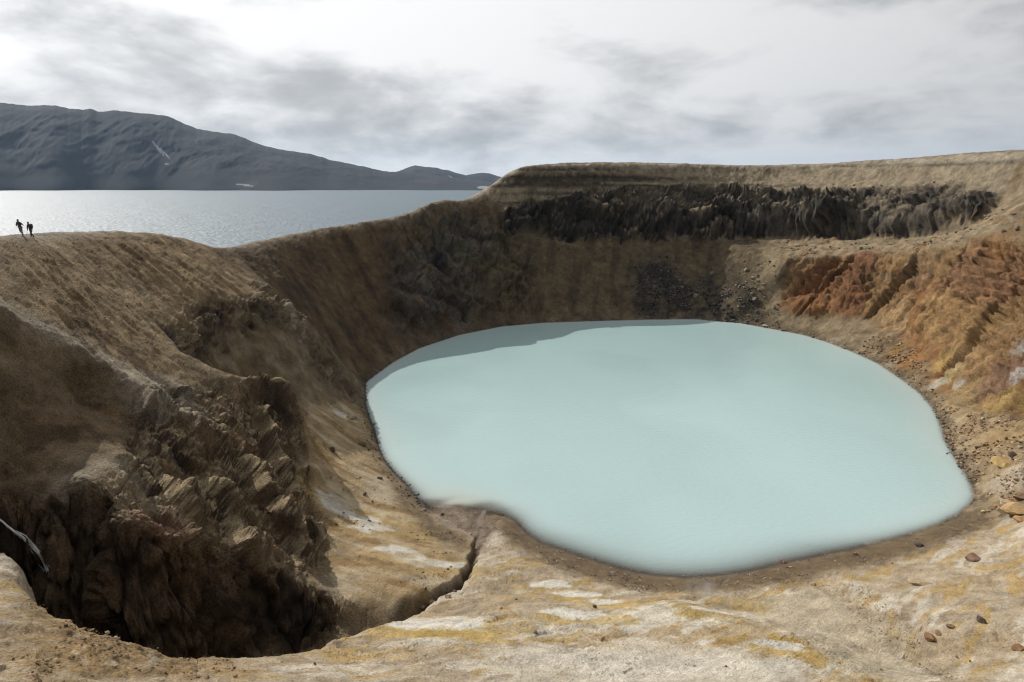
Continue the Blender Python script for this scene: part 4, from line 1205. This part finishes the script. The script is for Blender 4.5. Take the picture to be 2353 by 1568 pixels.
def skinned(verts, edges, radii, sub=2, root=0):
    me = bpy.data.meshes.new("tmp"); me.from_pydata(verts, edges, [])
    ob = bpy.data.objects.new("tmp", me); col.objects.link(ob)
    sk = ob.modifiers.new("s", 'SKIN')
    for i, r in enumerate(radii):
        r = r if isinstance(r, tuple) else (r, r)
        me.skin_vertices[0].data[i].radius = r
        me.skin_vertices[0].data[i].use_root = (i == root)
    ss_ = ob.modifiers.new("d", 'SUBSURF'); ss_.levels = sub
    dg = bpy.context.evaluated_depsgraph_get()
    ev = ob.evaluated_get(dg)
    m2 = bpy.data.meshes.new_from_object(ev)
    bpy.data.objects.remove(ob)
    for pl in m2.polygons: pl.use_smooth = True
    return m2
def person(label, u, Yp, pose, shorts, pack):
    i = int(np.argmin(np.abs(HILL[:, 1] - Yp)))
    p = pY(u, 524, Yp)
    b = terrain_ray((p[0], p[1], 80), (0, 0, -1))
    base = np.array(b[1]) if b else p
    g = pose
    vs = [g['pel'], g['waist'], g['chest'], g['neck'], g['head'], g['crown'],
          g['shL'], g['elL'], g['haL'], g['fiL'], g['shR'], g['elR'], g['haR'], g['fiR'],
          g['hpL'], g['knL'], g['anL'], g['toL'], g['hpR'], g['knR'], g['anR'], g['toR']]
    es = [(0,1),(1,2),(2,3),(3,4),(4,5),(2,6),(6,7),(7,8),(8,9),(2,10),(10,11),(11,12),(12,13),(0,14),(14,15),(15,16),(16,17),(0,18),(18,19),(19,20),(20,21)]
    rs = [tuple(1.2 * k for k in q) if isinstance(q, tuple) else q * 1.2 for q in [(.15,.12),(.145,.11),(.17,.125),.062,.095,.075,.085,.058,.042,.03,.085,.058,.042,.03,.095,.068,.05,.04,.095,.068,.05,.04]]
    body = skinned([Vector(q) for q in vs], es, rs)
    body.name = "person"
    for m in (P_jack, P_skin, P_short if shorts else P_trous, P_boot): body.materials.append(m)
    hz_, cz = g['neck'][2] + .03, g['pel'][2] + .02
    for pl in body.polygons:
        c = pl.center
        armhand = min((Vector(g['haL']) - c).length, (Vector(g['haR']) - c).length, (Vector(g['fiL']) - c).length, (Vector(g['fiR']) - c).length) < .075
        if c.z > hz_ or armhand: k = 1
        elif c.z > cz: k = 0
        elif c.z < .12: k = 3
        elif shorts and c.z < g['knL'][2] + .06: k = 1
        else: k = 2
        pl.material_index = k
    ob = bpy.data.objects.new("person", body); col.objects.link(ob)
    ob.location = base + np.array([0, 0, -.01])
    ob["label"] = label; ob["category"] = "person"; ob["group"] = "walkers on the crater rim"
    def cap(name, center, rad3, mat, flat=None):
        v, f = ico(3)
        v = v * np.array(rad3) + np.array(center)
        if flat is not None: v[:, 2] = np.maximum(v[:, 2], flat)
        return raw_mesh(name, v, f, mat, None, None, ob)
    h = np.array(g['head'])
    cap("hair", h + [0, .015, .05], (.10, .115, .10), P_hair, h[2] + .0)
    if shorts:
        mw = skinned([Vector(g['pel']), Vector(g['hpL']), Vector(g['hpR']), Vector(g['knL']) * .8 + Vector(g['hpL']) * .2, Vector(g['knR']) * .8 + Vector(g['hpR']) * .2],
                     [(0,1),(0,2),(1,3),(2,4)], [(.16,.13),.115,.115,.10,.10])
        mw.materials.append(P_short); s_ = bpy.data.objects.new("shorts", mw); col.objects.link(s_); s_.parent = ob
    if pack:
        v, f = ico(3)
        v = np.sign(v) * np.abs(v) ** .6 * np.array([.17, .12, .27]) + np.array(g['chest']) + np.array([.08, .17, -.06])
        raw_mesh("backpack", v, f, P_pack, None, None, ob)
        cm_ = skinned([Vector(g['chest']) + Vector((0, 0, .1)), Vector(g['waist']), Vector(g['pel']) + Vector((0, 0, -.14))], [(0, 1), (1, 2)], [(.16, .13), (.19, .15), (.21, .16)])
        cm_.materials.append(P_jack); s_ = bpy.data.objects.new("coat", cm_); col.objects.link(s_); s_.parent = ob
    else:
        v, f = ico(2)
        v = np.sign(v) * np.abs(v) ** .6 * np.array([.14, .08, .2]) + np.array(g['chest']) + np.array([0, .15, -.04])
        raw_mesh("backpack", v, f, P_pack, None, None, ob)
    return ob
k_ = 1.0
pose1 = dict(pel=(-.17,0,.92), waist=(-.21,0,1.08), chest=(-.26,0,1.30), neck=(-.31,0,1.50), head=(-.33,-.01,1.62), crown=(-.33,-.01,1.72),
             shL=(-.44,.0,1.40), elL=(-.60,.04,1.14), haL=(-.44,-.08,1.03), fiL=(-.38,-.10,1.02), shR=(-.12,0,1.40), elR=(.08,-.02,1.24), haR=(.22,-.06,1.12), fiR=(.27,-.08,1.09),
             hpL=(-.26,0,.84), knL=(-.16,-.10,.46), anL=(-.02,.12,.09), toL=(-.03,-.04,.04), hpR=(-.08,0,.84), knR=(.04,-.14,.47), anR=(.04,-.06,.08), toR=(.05,-.22,.04))
pose2 = dict(pel=(-.06,0,.88), waist=(-.10,0,1.04), chest=(-.16,0,1.26), neck=(-.21,-.02,1.44), head=(-.24,-.04,1.55), crown=(-.25,-.04,1.65),
             shL=(-.34,0,1.34), elL=(-.43,.02,1.06), haL=(-.39,-.06,.80), fiL=(-.38,-.08,.72), shR=(.02,0,1.34), elR=(.12,.05,1.08), haR=(.10,-.04,.84), fiR=(.09,-.06,.77),
             hpL=(-.14,0,.80), knL=(-.03,-.08,.44), anL=(.08,.10,.09), toL=(.08,-.05,.04), hpR=(.02,0,.80), knR=(-.02,-.12,.45), anR=(-.06,-.10,.08), toR=(-.07,-.25,.04))
person("person in dark jacket and grey shorts with one elbow out, left of the two walkers", 50, 75.2, pose1, True, False)
person("person in long dark coat with a backpack, right of the two walkers", 71, 77.2, pose2, False, True)

# ------------------------------------------------------------------ white stake by the beach
p, t = sight(1781, 1362)
v, f = [], []
for zq, r in [(-.15, .035), (.0, .035), (.42, .032), (.47, .018)]:
    for a in range(8):
        v.append((r * math.cos(a * math.pi / 4), r * math.sin(a * math.pi / 4), zq))
f = [(i * 8 + a, i * 8 + (a + 1) % 8, (i + 1) * 8 + (a + 1) % 8, (i + 1) * 8 + a) for i in range(3) for a in range(8)]
me = bpy.data.meshes.new("marker_stake"); me.from_pydata(v, [], f + [tuple(range(24, 32))])
me.materials.append(flat_mat("white paint", (.75, .75, .73), .6))
o = bpy.data.objects.new("marker_stake", me); col.objects.link(o); o.location = p; o.rotation_euler = (.03, .05, 0)
o["label"] = "short white marker stake at the top of the dark beach"; o["category"] = "stake"

# ------------------------------------------------------------------ the little fall into the ravine and the stream below it
wm = bpy.data.materials.new("falling water"); wm.use_nodes = True
n, l = nodes(wm)
b = n["Principled BSDF"]; b.inputs["Base Color"].default_value = (.62, .64, .64, 1); b.inputs["Roughness"].default_value = .25
t_ = n.new("ShaderNodeTexNoise"); t_.inputs["Scale"].default_value = 6
tcn = n.new("ShaderNodeTexCoord"); l.new(tcn.outputs["Object"], t_.inputs["Vector"])
bp = n.new("ShaderNodeBump"); bp.inputs["Strength"].default_value = .6; l.new(t_.outputs["Fac"], bp.inputs["Height"]); l.new(bp.outputs[0], b.inputs["Normal"])
def tube(path, rad_, mat, name, parent=None, k=6):
    path = np.array(path); V_, F2 = [], []
    tg = np.gradient(path, axis=0); tg /= np.linalg.norm(tg, axis=1)[:, None] + 1e-9
    for i, (q, d) in enumerate(zip(path, tg)):
        a = np.cross(d, [0.3, 0.2, 1]); a /= np.linalg.norm(a) + 1e-9; c = np.cross(d, a)
        r = rad_[i] if hasattr(rad_, '__len__') else rad_
        for m in range(k):
            th = 2 * math.pi * m / k
            V_.append(q + a * r * math.cos(th) + c * r * math.sin(th))
    for i in range(len(path) - 1):
        for m in range(k):
            F2.append((i * k + m, i * k + (m + 1) % k, (i + 1) * k + (m + 1) % k, (i + 1) * k + m))
    return np.array(V_), np.array(F2)
fall_uv = [(-30,1178),(0,1196),(18,1210),(38,1224),(56,1238),(72,1256),(86,1274),(98,1292),(108,1312)]
fp = []
for u_, v_ in fall_uv:
    q, tq = sight(u_, v_)
    fp.append(q - ray(u_, v_) * .25)
fp = np.array(fp)
VV, FF, nv = [], [], 0
r = np.random.default_rng(3)
fine = np.array([[np.interp(s_, np.arange(len(fp)), fp[:, k]) for k in range(3)] for s_ in np.linspace(0, len(fp) - 1, 60)])
for s_ in range(9):
    i0, i1 = (0, 60) if s_ < 2 else sorted((int(r.integers(0, 40)), 60))
    seg_ = fine[i0:i1] + np.cumsum(r.normal(size=(i1 - i0, 3)) * .012 * (1 + s_ * .3), axis=0)
    tv_, tf_ = tube(seg_, np.interp(np.linspace(0, 1, len(seg_)), [0, .2, 1], [.02, .05 if s_ < 2 else .028, .012]), wm, "x")
    VV.append(tv_); FF.append(tf_ + nv); nv += len(tv_)
o = raw_mesh("waterfall", np.concatenate(VV), np.concatenate(FF), wm)
o["label"] = "thin white thread of water falling into the dark ravine at left"; o["category"] = "waterfall"
sm = bpy.data.materials.new("muddy stream water"); sm.use_nodes = True
n, l = nodes(sm)
b = n["Principled BSDF"]; b.inputs["Base Color"].default_value = (.135, .102, .075, 1); b.inputs["Roughness"].default_value = .75; b.inputs["IOR"].default_value = 1.33
t_ = n.new("ShaderNodeTexNoise"); t_.inputs["Scale"].default_value = 5
tcn = n.new("ShaderNodeTexCoord"); l.new(tcn.outputs["Object"], t_.inputs["Vector"])
bp = n.new("ShaderNodeBump"); bp.inputs["Strength"].default_value = .4; bp.inputs["Distance"].default_value = .05; l.new(t_.outputs["Fac"], bp.inputs["Height"]); l.new(bp.outputs[0], b.inputs["Normal"])
VV, FF, nv = [], [], 0
for path, wd in [([(1096,1262),(1099,1248),(1106,1234),(1109,1222),(1104,1208),(1100,1196),(1108,1186),(1114,1174)], .26)]:
    q = dens(np.array([sight(*a)[0] for a in path]), .35)
    tg = np.gradient(q[:, :2], axis=0); tg /= np.linalg.norm(tg, axis=1)[:, None] + 1e-9
    nn = np.stack([-tg[:, 1], tg[:, 0], 0 * tg[:, 0]], 1)
    ww = wd * (1 + .35 * fbm(np.arange(len(q)) * .3, q[:, 0] * 0, q[:, 0] * 0, 2, 7))[:, None]
    L_, R_ = q + nn * ww, q - nn * ww
    L_[:, 2] = R_[:, 2] = q[:, 2] + .03
    st_ = np.stack([L_, R_], 1).reshape(-1, 3)
    i = np.arange(len(q) - 1) * 2
    VV.append(st_); FF.append(np.stack([i, i + 1, i + 3, i + 2], -1) + nv); nv += len(st_)
o = raw_mesh("stream", np.concatenate(VV), np.concatenate(FF), sm); o["kind"] = "structure"

# ------------------------------------------------------------------ steam from the vent below the knoll
p, t = sight(1612, 1382)
v, f = ico(3)
v = v * np.array([2.3, 1.6, 1.1]) + p + np.array([.4, 1.2, .55])
sv_ = bpy.data.materials.new("steam"); sv_.use_nodes = True
n, l = nodes(sv_); n.remove(n["Principled BSDF"])
pv = n.new("ShaderNodeVolumePrincipled"); pv.inputs["Color"].default_value = (.95, .95, .95, 1)
tcn = n.new("ShaderNodeTexCoord")
t_ = n.new("ShaderNodeTexNoise"); t_.inputs["Scale"].default_value = .9; t_.inputs["Detail"].default_value = 4; l.new(tcn.outputs["Object"], t_.inputs["Vector"])
gr = n.new("ShaderNodeVectorMath"); gr.operation = 'SUBTRACT'; l.new(tcn.outputs["Generated"], gr.inputs[0]); gr.inputs[1].default_value = (.5, .5, .5)
ln = n.new("ShaderNodeVectorMath"); ln.operation = 'LENGTH'; l.new(gr.outputs[0], ln.inputs[0])
m1 = n.new("ShaderNodeMapRange"); l.new(ln.outputs["Value"], m1.inputs[0]); m1.inputs[1].default_value = .48; m1.inputs[2].default_value = .1; m1.inputs[3].default_value = 0; m1.inputs[4].default_value = 1
m2 = n.new("ShaderNodeMapRange"); l.new(t_.outputs["Fac"], m2.inputs[0]); m2.inputs[1].default_value = .45; m2.inputs[2].default_value = .75; m2.inputs[3].default_value = 0; m2.inputs[4].default_value = .55
mm = n.new("ShaderNodeMath"); mm.operation = 'MULTIPLY'; l.new(m1.outputs[0], mm.inputs[0]); l.new(m2.outputs[0], mm.inputs[1])
l.new(mm.outputs[0], pv.inputs["Density"]); l.new(pv.outputs[0], n["Material Output"].inputs["Volume"])
o = raw_mesh("steam", v, f, sv_); o["kind"] = "stuff"; o["label"] = "faint wisp of steam rising from the vent behind the yellow knoll"
